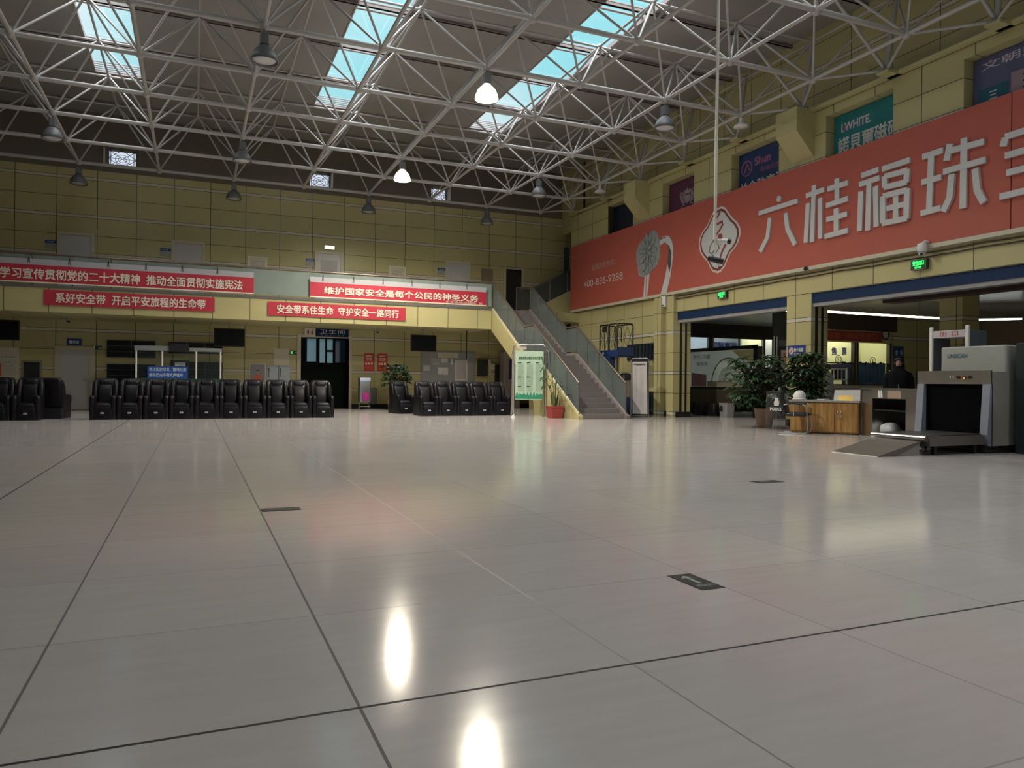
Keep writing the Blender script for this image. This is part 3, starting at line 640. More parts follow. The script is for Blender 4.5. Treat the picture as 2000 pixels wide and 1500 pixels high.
# toilet sign
t = thing('toilet_sign', 'dark blue hanging toilet sign with white characters over the doorway', 'sign', (4.85, BW, 2.74))
part(t, 'panel', MB().box(4.26, 5.50, BW-.10, BW-.04, 2.76, 3.06), mat('deep_blue', (.006, .02, .07), .6, spec=.15))
text(t, '卫生间', (4.42, BW-.10, 2.87), UX, UZ, .92, .17, M_paper, .0, spacing=1.3); text(t, 'TOILET', (4.43, BW-.10, 2.79), UX, UZ, .9, .045, M_midgrey, 0, spacing=2.2)
t = thing('toilet_pictogram', 'white square pictogram of man and woman left of the blue toilet sign', 'sign', (4.04, BW, 2.74))
part(t, 'panel', MB().box(3.84, 4.25, BW-.10, BW-.04, 2.76, 3.06), M_paperdim)
for cx, nm in ((3.97, 'man_symbol'), (4.12, 'woman_symbol')):
    g = MB().prism([(cx+.02*cos(a*pi/4), 3.0+.02*sin(a*pi/4)) for a in range(8)], lambda a, b: (a, BW-.104, b), lambda a, b: (a, BW-.098, b))
    g.prism([(cx-.035, 2.97), (cx+.035, 2.97), (cx+.03, 2.89), (cx+.012, 2.81), (cx-.012, 2.81), (cx-.03, 2.89)] if cx < 4 else [(cx-.012, 2.97), (cx+.012, 2.97), (cx+.045, 2.87), (cx+.014, 2.87), (cx+.012, 2.81), (cx-.012, 2.81), (cx-.014, 2.87), (cx-.045, 2.87)], lambda a, b: (a, BW-.104, b), lambda a, b: (a, BW-.098, b))
    part(t, nm, g, mat('pictogram_red', (.09, .02, .02), .6))
for x0, lab in ((6.13, 'red notice poster right of the toilet doorway, left one of two'), (6.66, 'red notice poster right of the toilet doorway, right one of two')):
    t = board('red_poster', lab, 'poster', x0, x0+.40, 1.46, 2.17, mat('poster_red', (.58, .05, .04), .55), th=.012)
    text(t, '温馨提示', (x0+.06, BW-.012, 2.03), UX, UZ, .28, .06, M_redtxt, .03); rows(t, x0+.07, x0+.34, 1.87, 2.0, 3, BW-.013, M_redtxt, h=.6, seed=4)
    g = MB()
    for q in range(3): g.box(x0+.05+q*.11, x0+.12+q*.11, BW-.017, BW-.012, 1.72, 1.79+.01*q)
    part(t, 'white_icons', g, M_redtxt); rows(t, x0+.05, x0+.35, 1.54, 1.66, 4, BW-.013, mat('poster_pink', (.6, .2, .18), .6), seed=5)
t = thing('wall_lettering', 'faint red wall lettering left of the red posters', 'lettering', (5.87, BW, 1.54))
text(t, '来也匆匆', (5.69, BW, 1.63), UX, UZ, .36, .06, mat('faded_red', (.45, .22, .1), .6), 0, .003); text(t, '去冲', (5.80, BW, 1.54), UX, UZ, .24, .06, MATS['faded_red'], 0, .003)
single('wall_box', 'grey metal wall box low beside the stainless stand', 'box', MB().bbox(6.32, 6.62, BW-.12, BW, .18, .80, .01), mat('box_grey', (.15, .15, .16), .4))
single('wall_notice', 'small pale notice on the wall behind the bushy plant', 'notice', MB().box(7.22, 7.78, BW-.012, BW, 1.46, 1.70), M_ltblue)
# stainless stand with a pink bin in it
t = thing('stainless_stand', 'stainless steel stand with pink bag standing by the toilet doorway', 'stand', (5.9, 28.1, 0))
sx, sy = 5.9, 28.1
for dx in (-.19, .19):
    for dy in (-.12, .12): part(t, 'leg', MB().tube([(sx+dx, sy+dy, 0), (sx+dx, sy+dy, .30)], .012, 6), M_chrome)
part(t, 'cabinet', MB().loft([rr(sx, sy, .42, .3, .03, .28), rr(sx, sy, .42, .3, .03, 1.17), rr(sx, sy, .40, .28, .03, 1.2)], False), M_sst)
part(t, 'hood', MB().box(sx-.2, sx+.2, sy-.17, sy-.13, 1.08, 1.19), M_chrome)
part(t, 'shelf_rail', MB().tube([(sx-.19, sy-.13, .12), (sx+.19, sy-.13, .12)], .01, 6), M_chrome)
part(t, 'pink_bag', MB().loft([rr(sx+.03, sy-.16, .26, .05, .02, .33), rr(sx+.03, sy-.165, .28, .06, .025, .5), rr(sx+.03, sy-.16, .27, .05, .02, .64)]), mat('magenta', (.32, .02, .20), .5), label='magenta plastic bag')
# big grey notice board
t = board('notice_board', 'large grey notice board pinned with papers behind the right row of seats', 'notice board', 8.5, 10.68, .82, 2.26, M_midgrey, frame=M_grey, fw=.06, th=.03)
part(t, 'title_strip', MB().box(9.15, 10.02, BW-.036, BW-.03, 2.06, 2.26), M_paperdim); text(t, '公开栏', (9.3, BW-.036, 2.11), UX, UZ, .55, .1, mat('dim_ink', (.4, .37, .3), .7))
for x0, x1, z0, z1 in ((9.27, 9.56, 1.86, 2.04), (8.53, 8.83, 1.5, 1.74), (9.15, 9.36, 1.38, 1.66), (9.38, 9.58, 1.36, 1.66), (8.82, 9.2, 1.76, 2.04), (9.70, 9.78, 1.78, 2.02)):
    p = part(t, 'pinned_paper', MB().box(x0, x1, BW-.036, BW-.03, z0, z1), M_paper if x0 != 8.82 else M_midgrey2) if (M_midgrey2 := mat('pale_grey_paper', (.42, .43, .44), .7)) else 0
p = part(t, 'large_sheet', MB().box(9.88, 10.42, BW-.036, BW-.03, 1.12, 1.96), M_paper, label='large white sheet')
part(t, 'large_sheet_print', MB().box(9.95, 10.35, BW-.039, BW-.036, 1.2, 1.88), mat('pinkish_print', (.55, .50, .52), .7))
t = thing('wall_cabinet', 'dark open wall cabinet with a small flap right of the grey notice board', 'cabinet', (11.1, BW, 1.3))
part(t, 'body', MB().box(10.86, 11.26, BW-.2, BW, 1.32, 2.02), M_dark); part(t, 'door', MB().box(11.27, 11.34, BW-.34, BW-.02, 1.34, 2.02), M_frame)
t = thing('kiosk_cabinet', 'tall pinkish grey cabinet with a dark poster under the stair', 'cabinet', (12.15, 28.9, 0))
part(t, 'body', MB().bbox(11.82, 12.55, 28.65, 29.2, 0, 2.36, .02), mat('pink_grey', (.36, .32, .33), .45)); part(t, 'dark_poster', MB().box(12.02, 12.28, 28.635, 28.65, 1.2, 2.03), mat('poster_violet', (.04, .03, .10), .3, var=.5, scale=5))
part(t, 'side_edge', MB().box(12.40, 12.44, 28.63, 28.66, .05, 2.3), M_frame)
t = thing('wall_switchboard', 'narrow pale and black switch boxes left of the tall pinkish cabinet', 'box', (11.6, BW, 1.1))
part(t, 'pale_box', MB().bbox(11.42, 11.62, BW-.1, BW, 1.6, 1.86, .01), M_paperdim); part(t, 'dark_box', MB().bbox(11.64, 11.8, BW-.14, BW, 1.05, 1.8, .01), M_black)
# dome cameras under the balcony
for x, lab in ((6.5, 'small dome camera under the balcony above the red posters'), (-3.85, 'small dome camera under the balcony above the white door')):
    t = thing('dome_camera', lab, 'camera', (x, 28.6, 2.9)); part(t, 'mount', MB().lathe([(.06, 3.07), (.07, 3.02), (.07, 2.98)], (x, 28.6, 0), 14), M_grey); part(t, 'dome', MB().sphere((x, 28.6, 2.98), .06, 12, 8), M_black)
# hanging televisions
for cx, lab, z0 in ((1.11, 'black flat television hanging left of the toilet doorway above the kiosk', 2.21), (8.03, 'black flat television hanging above the grey notice board', 2.22), (-5.6, 'black flat television hanging at the left edge', 2.24)):
    y = 27.5; w = 1.0 if cx > 0 else 1.15
    t = thing('television', lab, 'television', (cx, y, z0), 0, 'televisions hung under the balcony')
    part(t, 'body', MB().bbox(cx-w/2, cx+w/2, y, y+.09, z0, z0+.63, .01), M_black); part(t, 'screen', MB().box(cx-w/2+.025, cx+w/2-.025, y-.006, y, z0+.03, z0+.60), M_screen)
    part(t, 'hanger', MB().tube([(cx, y+.12, z0+.3), (cx, y+.12, 3.07)], .022, 8).box(cx-.15, cx+.15, y+.085, y+.13, z0+.2, z0+.4).lathe([(.06, 3.04), (.06, 3.07)], (cx, y+.12, 0), 10), M_grey)
single('drop_rod', 'thin black rod hanging from the balcony above the grey notice board', 'rod', MB().tube([(9.75, 27.5, 1.98), (9.75, 27.5, 3.07)], .02, 8), M_black)
# glass kiosk behind the seats
ky = 26.9; KX = (-1.72, -.96, .06, .81)
t = thing('kiosk', 'glass kiosk booth with white posts and a grey canopy behind the left seats', 'kiosk', (-.45, ky, 0))
part(t, 'counter', MB().box(-1.76, .88, ky, ky+.9, 0, 1.06), mat('counter_dark', (.05, .07, .07), .4)); part(t, 'counter_top', MB().box(-1.8, .92, ky-.05, ky+.92, 1.06, 1.10), mat('green_glass_top', (.03, .11, .09), .15))
for x in KX: part(t, 'post', MB().tube([(x, ky, 1.10), (x, ky, 2.0)], .03, 10), M_white)
for a, b in zip(KX, KX[1:]): part(t, 'glass_panel', MB().box(a+.035, b-.035, ky-.004, ky+.004, 1.10, 1.98), M_glassk)
part(t, 'canopy', MB().box(-1.77, -.76, ky-.06, ky+.8, 2.0, 2.15).box(-.76, .86, ky-.02, ky+.8, 2.0, 2.12), mat('canopy_grey', (.22, .24, .25), .4)); part(t, 'display', MB().box(-.76, -.15, ky-.10, ky-.02, 1.99, 2.24), M_black, label='black display strip')
t = thing('no_smoking_board', 'blue board with two lines of white characters standing on the kiosk counter', 'sign', (-.8, ky-.04, 1.10))
part(t, 'panel', MB().box(-1.39, -.19, ky-.05, ky-.03, 1.10, 1.49), mat('board_blue', (.015, .07, .33), .4))
text(t, '禁止乱扔垃圾，随地吐痰', (-1.34, ky-.05, 1.33), UX, UZ, 1.10, .12, M_ltblue2 := mat('board_text', (.5, .6, .75), .6), .02); text(t, '候车厅内不得大声喧哗', (-1.34, ky-.05, 1.15), UX, UZ, 1.00, .12, M_ltblue2, .02)
t = thing('computer_monitor', 'black monitor with a white paper taped on inside the kiosk', 'monitor', (-.45, ky+.3, 1.10))
part(t, 'body', MB().bbox(-.73, -.15, ky+.3, ky+.36, 1.26, 1.70, .01).box(-.49, -.41, ky+.31, ky+.35, 1.10, 1.27), M_black); part(t, 'paper', MB().box(-.59, -.27, ky+.29, ky+.299, 1.51, 1.64), M_paper)

# ------------------------------------------------------------------ upper level plates and notices
for i, (x0, x1, lab) in enumerate(((-4.64, -4.29, 'first'), (-1.14, -.78, 'second'), (3.87, 4.2, 'third'), (9.11, 9.44, 'fourth'))):
    t = thing('room_plate', 'blue and white room plate beside the %s upper white door from the left' % lab, 'sign', ((x0+x1)/2, BW, 5.4), 0, 'room plates on the upper floor')
    part(t, 'blue_half', MB().box(x0, x1, BW-.015, BW, 5.62, 5.72), M_blue); part(t, 'white_half', MB().box(x0, x1, BW-.015, BW, 5.45, 5.62), M_midgrey)
    text(t, '办公室', (x0+.06, BW-.015, 5.645), UX, UZ, .2, .05, M_paper)
t = board('exit_sign', 'glowing pale exit sign above the third upper door', 'exit sign', 4.57, 4.94, 6.13, 6.26, M_exitpale, frame=M_grey, fw=.015, th=.04)
text(t, 'EXIT', (4.70, BW-.04, 6.165), UX, UZ, .2, .06, mat('exit_text_pale', (.4, .42, .3), .5))
for x0, x1, lab in ((1.82, 2.44, 'white framed notice on the upper wall above the end of the left banner'), (7.12, 7.73, 'white framed notice on the upper wall above the right banner')):
    t = board('framed_notice', lab, 'notice', x0, x1, 5.0, 5.62, M_paperdim, frame=M_white, fw=.035)
    rows(t, x0+.08, x1-.08, 5.1, 5.5, 8, BW-.02, M_midgrey, seed=int(x0*7))
single('wall_plaque', 'square brown plaque on the upper wall left of the dark doorway', 'plaque', MB().box(11.0, 11.52, BW-.03, BW, 5.3, 5.82), mat('plaque_brown', (.24, .19, .13), .5))

# ------------------------------------------------------------------ massage chairs
def chair_proto():
    t = thing('massage_chair', 'x', 'chair')
    w = .60
    part(t, 'base', MB().loft([rr(0, .42, w, .80, .03, 0), rr(0, .42, w, .82, .03, .28)], False), M_black, False)
    part(t, 'front_panel', MB().loft([rr(0, .03, .40, .06, .02, .02), rr(0, .02, .40, .07, .025, .30), rr(0, .03, .38, .05, .02, .33)]), M_leather, False)
    part(t, 'seat_cushion', MB().loft([rr(0, .33, .42, .62, .05, .28), rr(0, .32, .44, .66, .08, .36), rr(0, .33, .42, .62, .10, .42), rr(0, .36, .30, .45, .10, .44)]), M_leather, False)
    bk = MB()
    bk.loft([rr(0, .62, .59, .22, .07, .30), rr(0, .66, .60, .24, .07, .60), rr(0, .72, .59, .24, .08, .85), rr(0, .76, .57, .22, .08, .99), rr(0, .78, .51, .16, .07, 1.06), rr(0, .78, .40, .06, .03, 1.08)])
    part(t, 'backrest', bk, M_leather, False)
    part(t, 'back_cushion', MB().loft([rr(0, .50, .30, .10, .045, .42), rr(0, .53, .34, .12, .055, .55), rr(0, .60, .35, .12, .055, .80), rr(0, .67, .32, .10, .045, .92), rr(0, .69, .2, .05, .02, .95)]), M_leather, False)
    part(t, 'headrest', MB().loft([rr(0, .66, .26, .10, .045, .90), rr(0, .67, .32, .13, .055, .96), rr(0, .70, .28, .10, .045, 1.04), rr(0, .71, .14, .05, .02, 1.06)]), M_leather, False)
    for s in (-1, 1):
        part(t, 'wing', MB().loft([rr(s*.235, .56, .12, .22, .045, .42), rr(s*.24, .58, .13, .28, .06, .62), rr(s*.24, .66, .12, .26, .055, .88), rr(s*.23, .70, .10, .20, .045, 1.0), rr(s*.21, .72, .05, .08, .02, 1.045)]), M_leather, False)
        part(t, 'armrest', MB().loft([rr(s*.245, .38, .115, .72, .04, .02), rr(s*.245, .36, .115, .76, .045, .52), rr(s*.245, .36, .11, .74, .045, .60), rr(s*.245, .38, .06, .66, .028, .63)]), M_leather, False)
    tg = part(t, 'label_tag', MB().box(-.04, .04, -.024, -.014, .155, .195), M_paper, False)
    part(tg, 'tag_print', MB().box(-.03, .03, -.026, -.024, .165, .172).box(-.03, .02, -.026, -.024, .18, .186), M_ink, False)
    return t
CH = chair_proto(); CH.scale = (1.015, 1, 1); used = [0]
def put_chair(x, y, rz, label, group):
    o = CH if not used[0] else copy_tree(CH); used[0] = 1
    o.location = (x, y, 0); o.rotation_euler = (0, 0, rz); o['label'] = label; o['group'] = group
ORD = ('first', 'second', 'third', 'fourth', 'fifth')
for k in range(5): put_chair(-2.18+.625*k, 22.0, RAD(-1), 'massage chair in the row before the kiosk, %s from its left end' % ORD[k], 'massage chairs before the kiosk')
for k in range(5): put_chair(.945+.625*k, 22.0, RAD(-1), 'massage chair in the row before the toilet doorway, %s from its left end' % ORD[k], 'massage chairs before the toilet doorway')
for k in range(5): put_chair(6.72+.61*k, 22.35, RAD(-1), 'massage chair in the row before the grey notice board, %s from its left end' % ORD[k], 'massage chairs before the notice board')
for x, y, rz, lab in ((-4.52, 22.0, 0, 'black massage chair cut off by the left edge of the photo'), (-3.88, 22.0, 0, 'black massage chair second from the left edge, before the dark framed picture'), (-3.38, 23.6, RAD(172), 'black massage chair seen from behind, left of the white door')):
    put_chair(x, y, rz, lab, 'massage chairs at the left edge')
put_chair(6.47, 24.2, RAD(8), 'black massage chair turned at an angle behind the right row, beside the bushy plant', 'massage chairs turned at the corner')

# ------------------------------------------------------------------ plants
def leaf(mb, p, d, L, w, droop, rnd, m=5):
    d = V(d).normalized(); s = d.cross(V((0, 0, 1)));
    s = s.normalized() if s.length > .05 else V((1, 0, 0)); l = []; r = []; c = []
    q = V(p); dz = d.copy()
    for i in range(m+1):
        f = i/m; ww = w*sin(pi*min(1, f*.92+.06))*.5
        c.append(q.copy()); l.append(q+s*ww+V((0, 0, -ww*.35))); r.append(q-s*ww+V((0, 0, -ww*.35)))
        dz = (dz+V((0, 0, -droop/m))).normalized(); q = q+dz*(L/m)
    n = m+1; fs = []
    for i in range(m): fs += [(i, i+1, n+i+1, n+i), (2*n+i, 2*n+i+1, i+1, i)]
    mb.add(c+l+r, fs, True)
def tree_plant(label, x, y, h, spread, trunk_h, nclus, potr, poth, potm, seed, lean=(0, 0), zmin=.7, lab2='plant'):
    rnd = random.Random(seed); t = thing('potted_tree', label, lab2, (x, y, 0))
    prof = [(potr*.72, 0), (potr*.75, .02), (potr*.9, poth*.5), (potr*1.0, poth*.9), (potr*1.06, poth*.92), (potr*1.06, poth), (potr*.95, poth), (potr*.93, poth*.93)]
    pt = part(t, 'pot', MB().lathe(prof, (x, y, 0), 24), potm); part(t, 'soil', MB().lathe([(potr*.93, poth*.90), (.02, poth*.93)], (x, y, 0), 20), M_soil)
    tips = []; tr = MB()
    for k in range(3):
        a = k*2.1+rnd.random(); b = (x+lean[0]*.6+.10*cos(a), y+lean[1]*.6+.10*sin(a), trunk_h)
        tr.tube([(x+.05*cos(a), y+.05*sin(a), poth*.9), ((x+b[0])/2+.03*sin(a*3), (y+b[1])/2, trunk_h*.6), b], [.035, .03, .02], 7)
        for j in range(nclus//3):
            aa = rnd.uniform(0, 2*pi); rr_ = spread*math.sqrt(rnd.uniform(.02, 1)); zz = rnd.uniform(zmin, h) ; f = 1-.55*abs((zz-zmin)/(h-zmin)-.45)
            tip = (x+lean[0]+rr_*f*cos(aa), y+lean[1]+rr_*f*sin(aa), zz)
            mid = tuple((b[i]+tip[i])/2+(0, 0, .12)[i] for i in range(3)); tr.tube([b, mid, tip], [.014, .009, .005], 5); tips.append((tip, V(tip)-V(b)))
    part(t, 'trunk', tr, M_trunk)
    fo = MB()
    for tip, d in tips:
        n = rnd.randint(6, 8)
        for q in range(n):
            a = 2*pi*q/n+rnd.random()*.5; dd = V((cos(a), sin(a), rnd.uniform(-.2, .45)))+d.normalized()*.5
            leaf(fo, tip, dd, rnd.uniform(.17, .30), rnd.uniform(.055, .085), rnd.uniform(.7, 1.7), rnd)
    part(t, 'foliage', fo, M_leaf)
    return t
tree_plant('bushy dark green potted tree between the toilet doorway and the notice board', 6.85, 27.4, 1.72, .55, .8, 66, .24, .42, M_pot, 3, (.05, 0), .85)
tree_plant('large bushy potted tree in a brown and red pot beside the wooden desk, left one', 12.95, 14.55, 1.75, .80, .75, 156, .24, .50, M_pot, 11, (-.12, .12), .62)
tree_plant('tall dark potted tree behind the office chair, right one of the pair', 13.3, 13.55, 1.80, .52, .8, 120, .22, .45, M_potred, 12, (-.02, .02), .75)
# red pot with striped upright leaves by the stairs
t = thing('potted_snake_plant', 'red square pot with striped upright leaves and spindly stems before the staircase', 'plant', (10.06, 20.35, 0))
part(t, 'pot', MB().loft([rr(10.06, 20.35, .36, .36, .03, 0), rr(10.06, 20.35, .42, .42, .03, .30), rr(10.06, 20.35, .45, .45, .03, .32), rr(10.06, 20.35, .45, .45, .03, .36)], False), M_potred)
rnd = random.Random(5); fo = MB(); st = MB()
for k in range(11):
    a = rnd.uniform(0, 2*pi); r0 = rnd.uniform(.02, .14); leaf(fo, (10.06+r0*cos(a), 20.35+r0*sin(a), .33), (cos(a)*.12, sin(a)*.12, 1), rnd.uniform(.3, .55), .07, .0, rnd)
part(t, 'striped_leaves', fo, M_leaf2)
fo = MB()
for k in range(6):
    a = k+rnd.random(); p = (10.06+.30*cos(a), 20.35+.30*sin(a), rnd.uniform(.9, 1.35)); st.tube([(10.06, 20.35, .33), (10.06+.1*cos(a), 20.35+.1*sin(a), .7), p], [.014, .01, .006], 5)
    for q in range(6): leaf(fo, p, (cos(q*1.05), sin(q*1.05), .2), .26, .05, 1.2, rnd)
part(t, 'stems', st, M_trunk); part(t, 'foliage', fo, M_leaf)

# ------------------------------------------------------------------ green notice stand before the stairs
ax, ay, bx, by = 9.42, 22.05, 10.26, 21.45
gd = V((bx-ax, by-ay, 0)); gl = gd.length; gu = gd.normalized(); gn = V((gu.y, -gu.x, 0))
G = lambda u, z, d=0: tuple(V((ax, ay, 0))+gu*u+gn*d+V((0, 0, z)))
t = thing('notice_stand', 'green printed notice hung in a steel tube stand before the staircase', 'notice stand', (9.7, 21.75, 0))
part(t, 'tube_frame', MB().tube([G(0, 0), G(0, 2.2), G(.08, 2.28), G(gl-.08, 2.28), G(gl, 2.2), G(gl, 0)], .03, 10), M_chrome)
part(t, 'rear_tube', MB().tube([G(gl+.10, 0, -.25), G(gl+.10, 2.05, -.05), G(gl, 2.15)], .025, 8).tube([G(-.10, 0, -.25), G(-.05, 2.0, -.05), G(0, 2.15)], .025, 8), M_chrome)
for u in (0, gl): part(t, 'foot', MB().tube([G(u, .025, .3), G(u, .025, -.35)], .025, 8), M_chrome)
part(t, 'name_plate', MB().prism([(.12, 2.12), (.42, 2.12), (.42, 2.22), (.12, 2.22)], lambda a, b: G(a, b, .03), lambda a, b: G(a, b, .015)), M_frame)
sh = part(t, 'sheet', MB().prism([(.06, .52), (gl-.09, .52), (gl-.06, 2.06), (.06, 2.1)], lambda a, b: G(a, b, .02), lambda a, b: G(a, b, .008)), mat('pale_green_sheet', (.50, .66, .52), .5))
f0 = lambda a, b: G(a, b, .026); f1 = lambda a, b: G(a, b, .02)
text(t, '道路旅客运输安全知识宣传', G(.16, 1.80, .02), gu, UZ, .78, .10, mat('dark_green', (.02, .12, .06), .6), .02)
cols = MB(); heads = MB(); rnd = random.Random(9)
for c in range(3):
    for z in (1.68, 1.22, .92) if c < 2 else (1.68,): heads.prism([(.14+c*.29, z), (.26+c*.29, z+.01), (.26+c*.29, z+.04), (.14+c*.29, z+.04)], f0, f1)
    z = 1.63
    while z > .78:
        cols.prism([(.14+c*.29, z), (.14+c*.29+rnd.uniform(.14, .25), z), (.14+c*.29+.2, z+.012), (.14+c*.29, z+.012)], f0, f1); z -= .032
part(t, 'column_heads', heads, MATS['dark_green']); part(t, 'printed_lines', cols, mat('grey_green', (.33, .45, .36), .6))
hill = [(.06, .55)]+[(.06+(gl-.15)*i/24, .60+.09*abs(sin(i*1.9))+.05*(i % 3)) for i in range(25)]+[(gl-.09, .55)]
part(t, 'green_border', MB().prism(hill, f0, f1), mat('border_green', (.03, .28, .16), .6))
part(t, 'bamboo_print', MB().stroke([(.92, 1.9), (.98, 1.5), (.95, 1.1)], .02, f0, f1).stroke([(.98, 1.6), (.90, 1.45), (.86, 1.42)], .03, f0, f1).stroke([(.96, 1.25), (.86, 1.18)], .03, f0, f1).stroke([(.97, .98), (.90, .85)], .04, f0, f1), MATS['dark_green'])
single('crumpled_paper', 'scrap of white paper lying on the floor before the green notice stand', 'paper', MB().loft([rr(9.0, 21.1, .16, .07, .02, .002), rr(9.02, 21.11, .08, .05, .02, .05), rr(9.04, 21.11, .03, .02, .008, .10)]), M_paper)
# ------------------------------------------------------------------ the big red hoarding on the right wall
HX = 14.06
UY = (0, -1, 0)
f0 = lambda y, z: (HX-.008, y, z); f1 = lambda y, z: (HX, y, z)
f0s = lambda y, z: (HX-.045, y, z); f1s = lambda y, z: (HX, y, z)
t = thing('hoarding', 'huge red shop hoarding with silver raised characters along the right wall', 'hoarding', (HX, 16.5, 4.02))
part(t, 'panel', MB().box(HX, 14.19, 9.28, 27.1, 4.02, 6.58), M_bigred)
part(t, 'panel', MB().box(HX, 14.19, 3.0, 9.26, 4.02, 6.58), M_bigred)
part(t, 'lower_edge', MB().box(HX-.01, 14.19, 3.0, 27.1, 3.93, 4.02), M_frame)
liu = [[(15.27,5.99),(15.32,5.86)],[(16.04,5.7),(14.63,5.73)],[(15.62,5.49),(15.7,4.99),(15.98,4.65)],[(15.04,5.5),(14.97,5.08),(14.7,4.63)]]
gui = [[(14.09,5.99),(14.14,4.6)],[(14.35,5.79),(13.76,5.81)],[(14.28,5.59),(14.34,4.62)],[(13.89,5.63),(13.87,4.64)],[(13.37,5.98),(13.36,5.41)],[(13.65,5.79),(13.04,5.8)],[(13.69,5.4),(13.03,5.43)],[(13.38,5.27),(13.37,4.68)],[(13.67,5.06),(13.05,5.07)],[(13.72,4.66),(13.02,4.68)]]
fu = [[(12.67,5.87),(12.2,5.89)],[(12.73,5.68),(12.17,5.7)],[(12.45,5.63),(12.47,4.58)],[(12.67,5.51),(12.7,4.61)],[(12.27,5.53),(12.24,4.62)],[(12.1,5.87),(11.4,5.89)],[(12.03,5.69),(11.46,5.68)],[(11.46,5.7),(11.48,5.42)],[(11.46,5.43),(12.03,5.45)],[(12.02,5.45),(12.03,5.7)],[(12.06,5.26),(11.45,5.26)],[(11.45,5.28),(11.46,4.64)],[(11.44,4.65),(12.07,4.66)],[(12.05,4.67),(12.06,5.26)],[(11.75,5.28),(11.74,4.63)],[(12.06,4.97),(11.45,4.97)]]
zhu = [[(11.11,5.87),(10.64,5.88)],[(10.9,5.87),(10.94,4.7)],[(11.12,5.34),(10.67,5.34)],[(11.13,4.69),(10.67,4.71)],[(10.18,5.99),(10.19,4.6)],[(10.48,5.96),(10.55,5.64)],[(10.52,5.82),(9.77,5.8)],[(10.62,5.43),(9.73,5.44)],[(10.43,5.34),(10.47,4.88),(10.61,4.62)],[(9.94,5.32),(9.89,4.88),(9.76,4.62)]]
bao = [[(9.4,5.6),(9.36,5.76)],[(9.37,5.77),(8.1,5.80)],[(8.12,5.8),(8.1,5.62)],[(8.75,5.99),(8.72,5.88)],[(9.36,5.41),(8.12,5.42)],[(9.33,5.08),(8.17,5.08)],[(9.45,4.66),(8.05,4.68)],[(8.75,5.41),(8.75,4.66)],[(8.45,4.97),(8.33,4.82)]]
for ch in (liu, gui, fu, zhu, bao):
    g = MB()
    for st in ch:
        vert = abs(st[0][1]-st[-1][1]) > abs(st[0][0]-st[-1][0]); g.stroke(st, .135 if vert else .12, f0s, f1s)
    part(t, 'character', g, M_silver)
EMO = [(17.64,6.24),(17.47,6.16),(17.3,5.96),(17.15,5.8),(16.97,5.66),(16.83,5.48),(16.8,5.29),(16.89,5.07),(17.05,4.92),(17.23,4.81),(17.35,4.64),(17.47,4.46),(17.66,4.33),(17.8,4.31),(18.01,4.38),(18.16,4.54),(18.26,4.71),(18.45,4.86),(18.62,5.05),(18.69,5.3),(18.65,5.49),(18.51,5.66),(18.31,5.79),(18.16,5.97),(18.06,6.11),(17.88,6.21)]
sc = lambda k: [(17.74+(y-17.74)*k, 5.28+(z-5.28)*k) for y, z in EMO]
fx = lambda d: (lambda y, z: (HX-d, y, z))
part(t, 'emblem_edge', MB().prism(sc(1), fx(.012), fx(0)), M_rose); part(t, 'emblem_ring', MB().prism(sc(.93), fx(.018), fx(0)), M_maroon)
part(t, 'emblem_face', MB().prism(sc(.85), fx(.024), fx(0)), M_silver)
g = MB()
g.stroke([(17.68,6.10),(17.76,5.99),(17.9,5.89),(17.89,5.76)], .07, fx(.03), fx(.02)).stroke([(17.89,5.73),(17.58,5.78),(17.56,5.69),(17.7,5.55),(17.92,5.38)], .06, fx(.03), fx(.02))
g.stroke([(17.67,5.14),(17.5,5.18),(17.43,5.08),(17.57,4.92),(17.69,4.69),(17.72,4.42)], .07, fx(.03), fx(.02))
g.prism([(17.67+.11*cos(a*pi/6), 5.335+.115*sin(a*pi/6)) for a in range(12)], fx(.03), fx(.02))
part(t, 'emblem_marks', g, mat('emblem_red', (.27, .06, .045), .5))
# printed silver ornament
FL = [(21.1,6.19),(20.89,6.04),(20.82,5.83),(20.75,5.5),(20.74,5.27),(20.87,5.0),(21.14,4.88),(21.42,4.76),(21.73,4.69),(22.02,4.78),(22.08,5.05),(22.18,5.36),(22.18,5.61),(22.04,5.86),(21.75,5.99),(21.44,6.02),(21.34,6.16)]
M_orn = mat('ornament_grey', (.27, .29, .29), .5, var=.45, scale=7); M_orn2 = mat('ornament_dark', (.07, .075, .08), .5)
part(t, 'ornament_loop', MB().prism([(20.79,5.81),(20.62,5.87),(20.43,5.88),(20.23,5.81),(20.1,5.65),(20.01,5.41),(20.03,5.12),(20.15,4.56),(20.36,4.02),(20.69,4.02),(20.47,4.49),(20.32,4.96),(20.26,5.38),(20.33,5.58),(20.49,5.68),(20.75,5.61)], fx(.008), fx(0)), M_silver)
part(t, 'ornament_loop_inside', MB().prism([(20.33,5.58),(20.23,5.51),(20.11,5.28),(20.12,4.91),(20.21,4.66),(20.32,4.96),(20.26,5.38)], fx(.012), fx(0)).stroke([(20.75,5.8),(20.6,5.83),(20.45,5.83)], .035, fx(.012), fx(0)), M_orn2)
part(t, 'ornament_stem', MB().prism([(21.64,4.75),(21.57,4.75),(21.59,4.02),(21.72,4.02)], fx(.008), fx(0)).prism([(21.53,4.75),(21.35,4.80),(21.48,4.02),(21.55,4.02)], fx(.008), fx(0)), M_silver)
part(t, 'ornament_flower', MB().prism(FL, fx(.010), fx(0)), M_orn)
rnd = random.Random(3); g = MB(); g2 = MB()
def petal(mb, cy, cz, a, L, w, d):
    mb.prism([(cy+L*cos(q)*cos(a)-w*sin(q)*sin(a), cz+L*cos(q)*sin(a)+w*sin(q)*cos(a)) for q in [pi*2*i/14 for i in range(14)]], fx(.010+d), fx(.008+d))
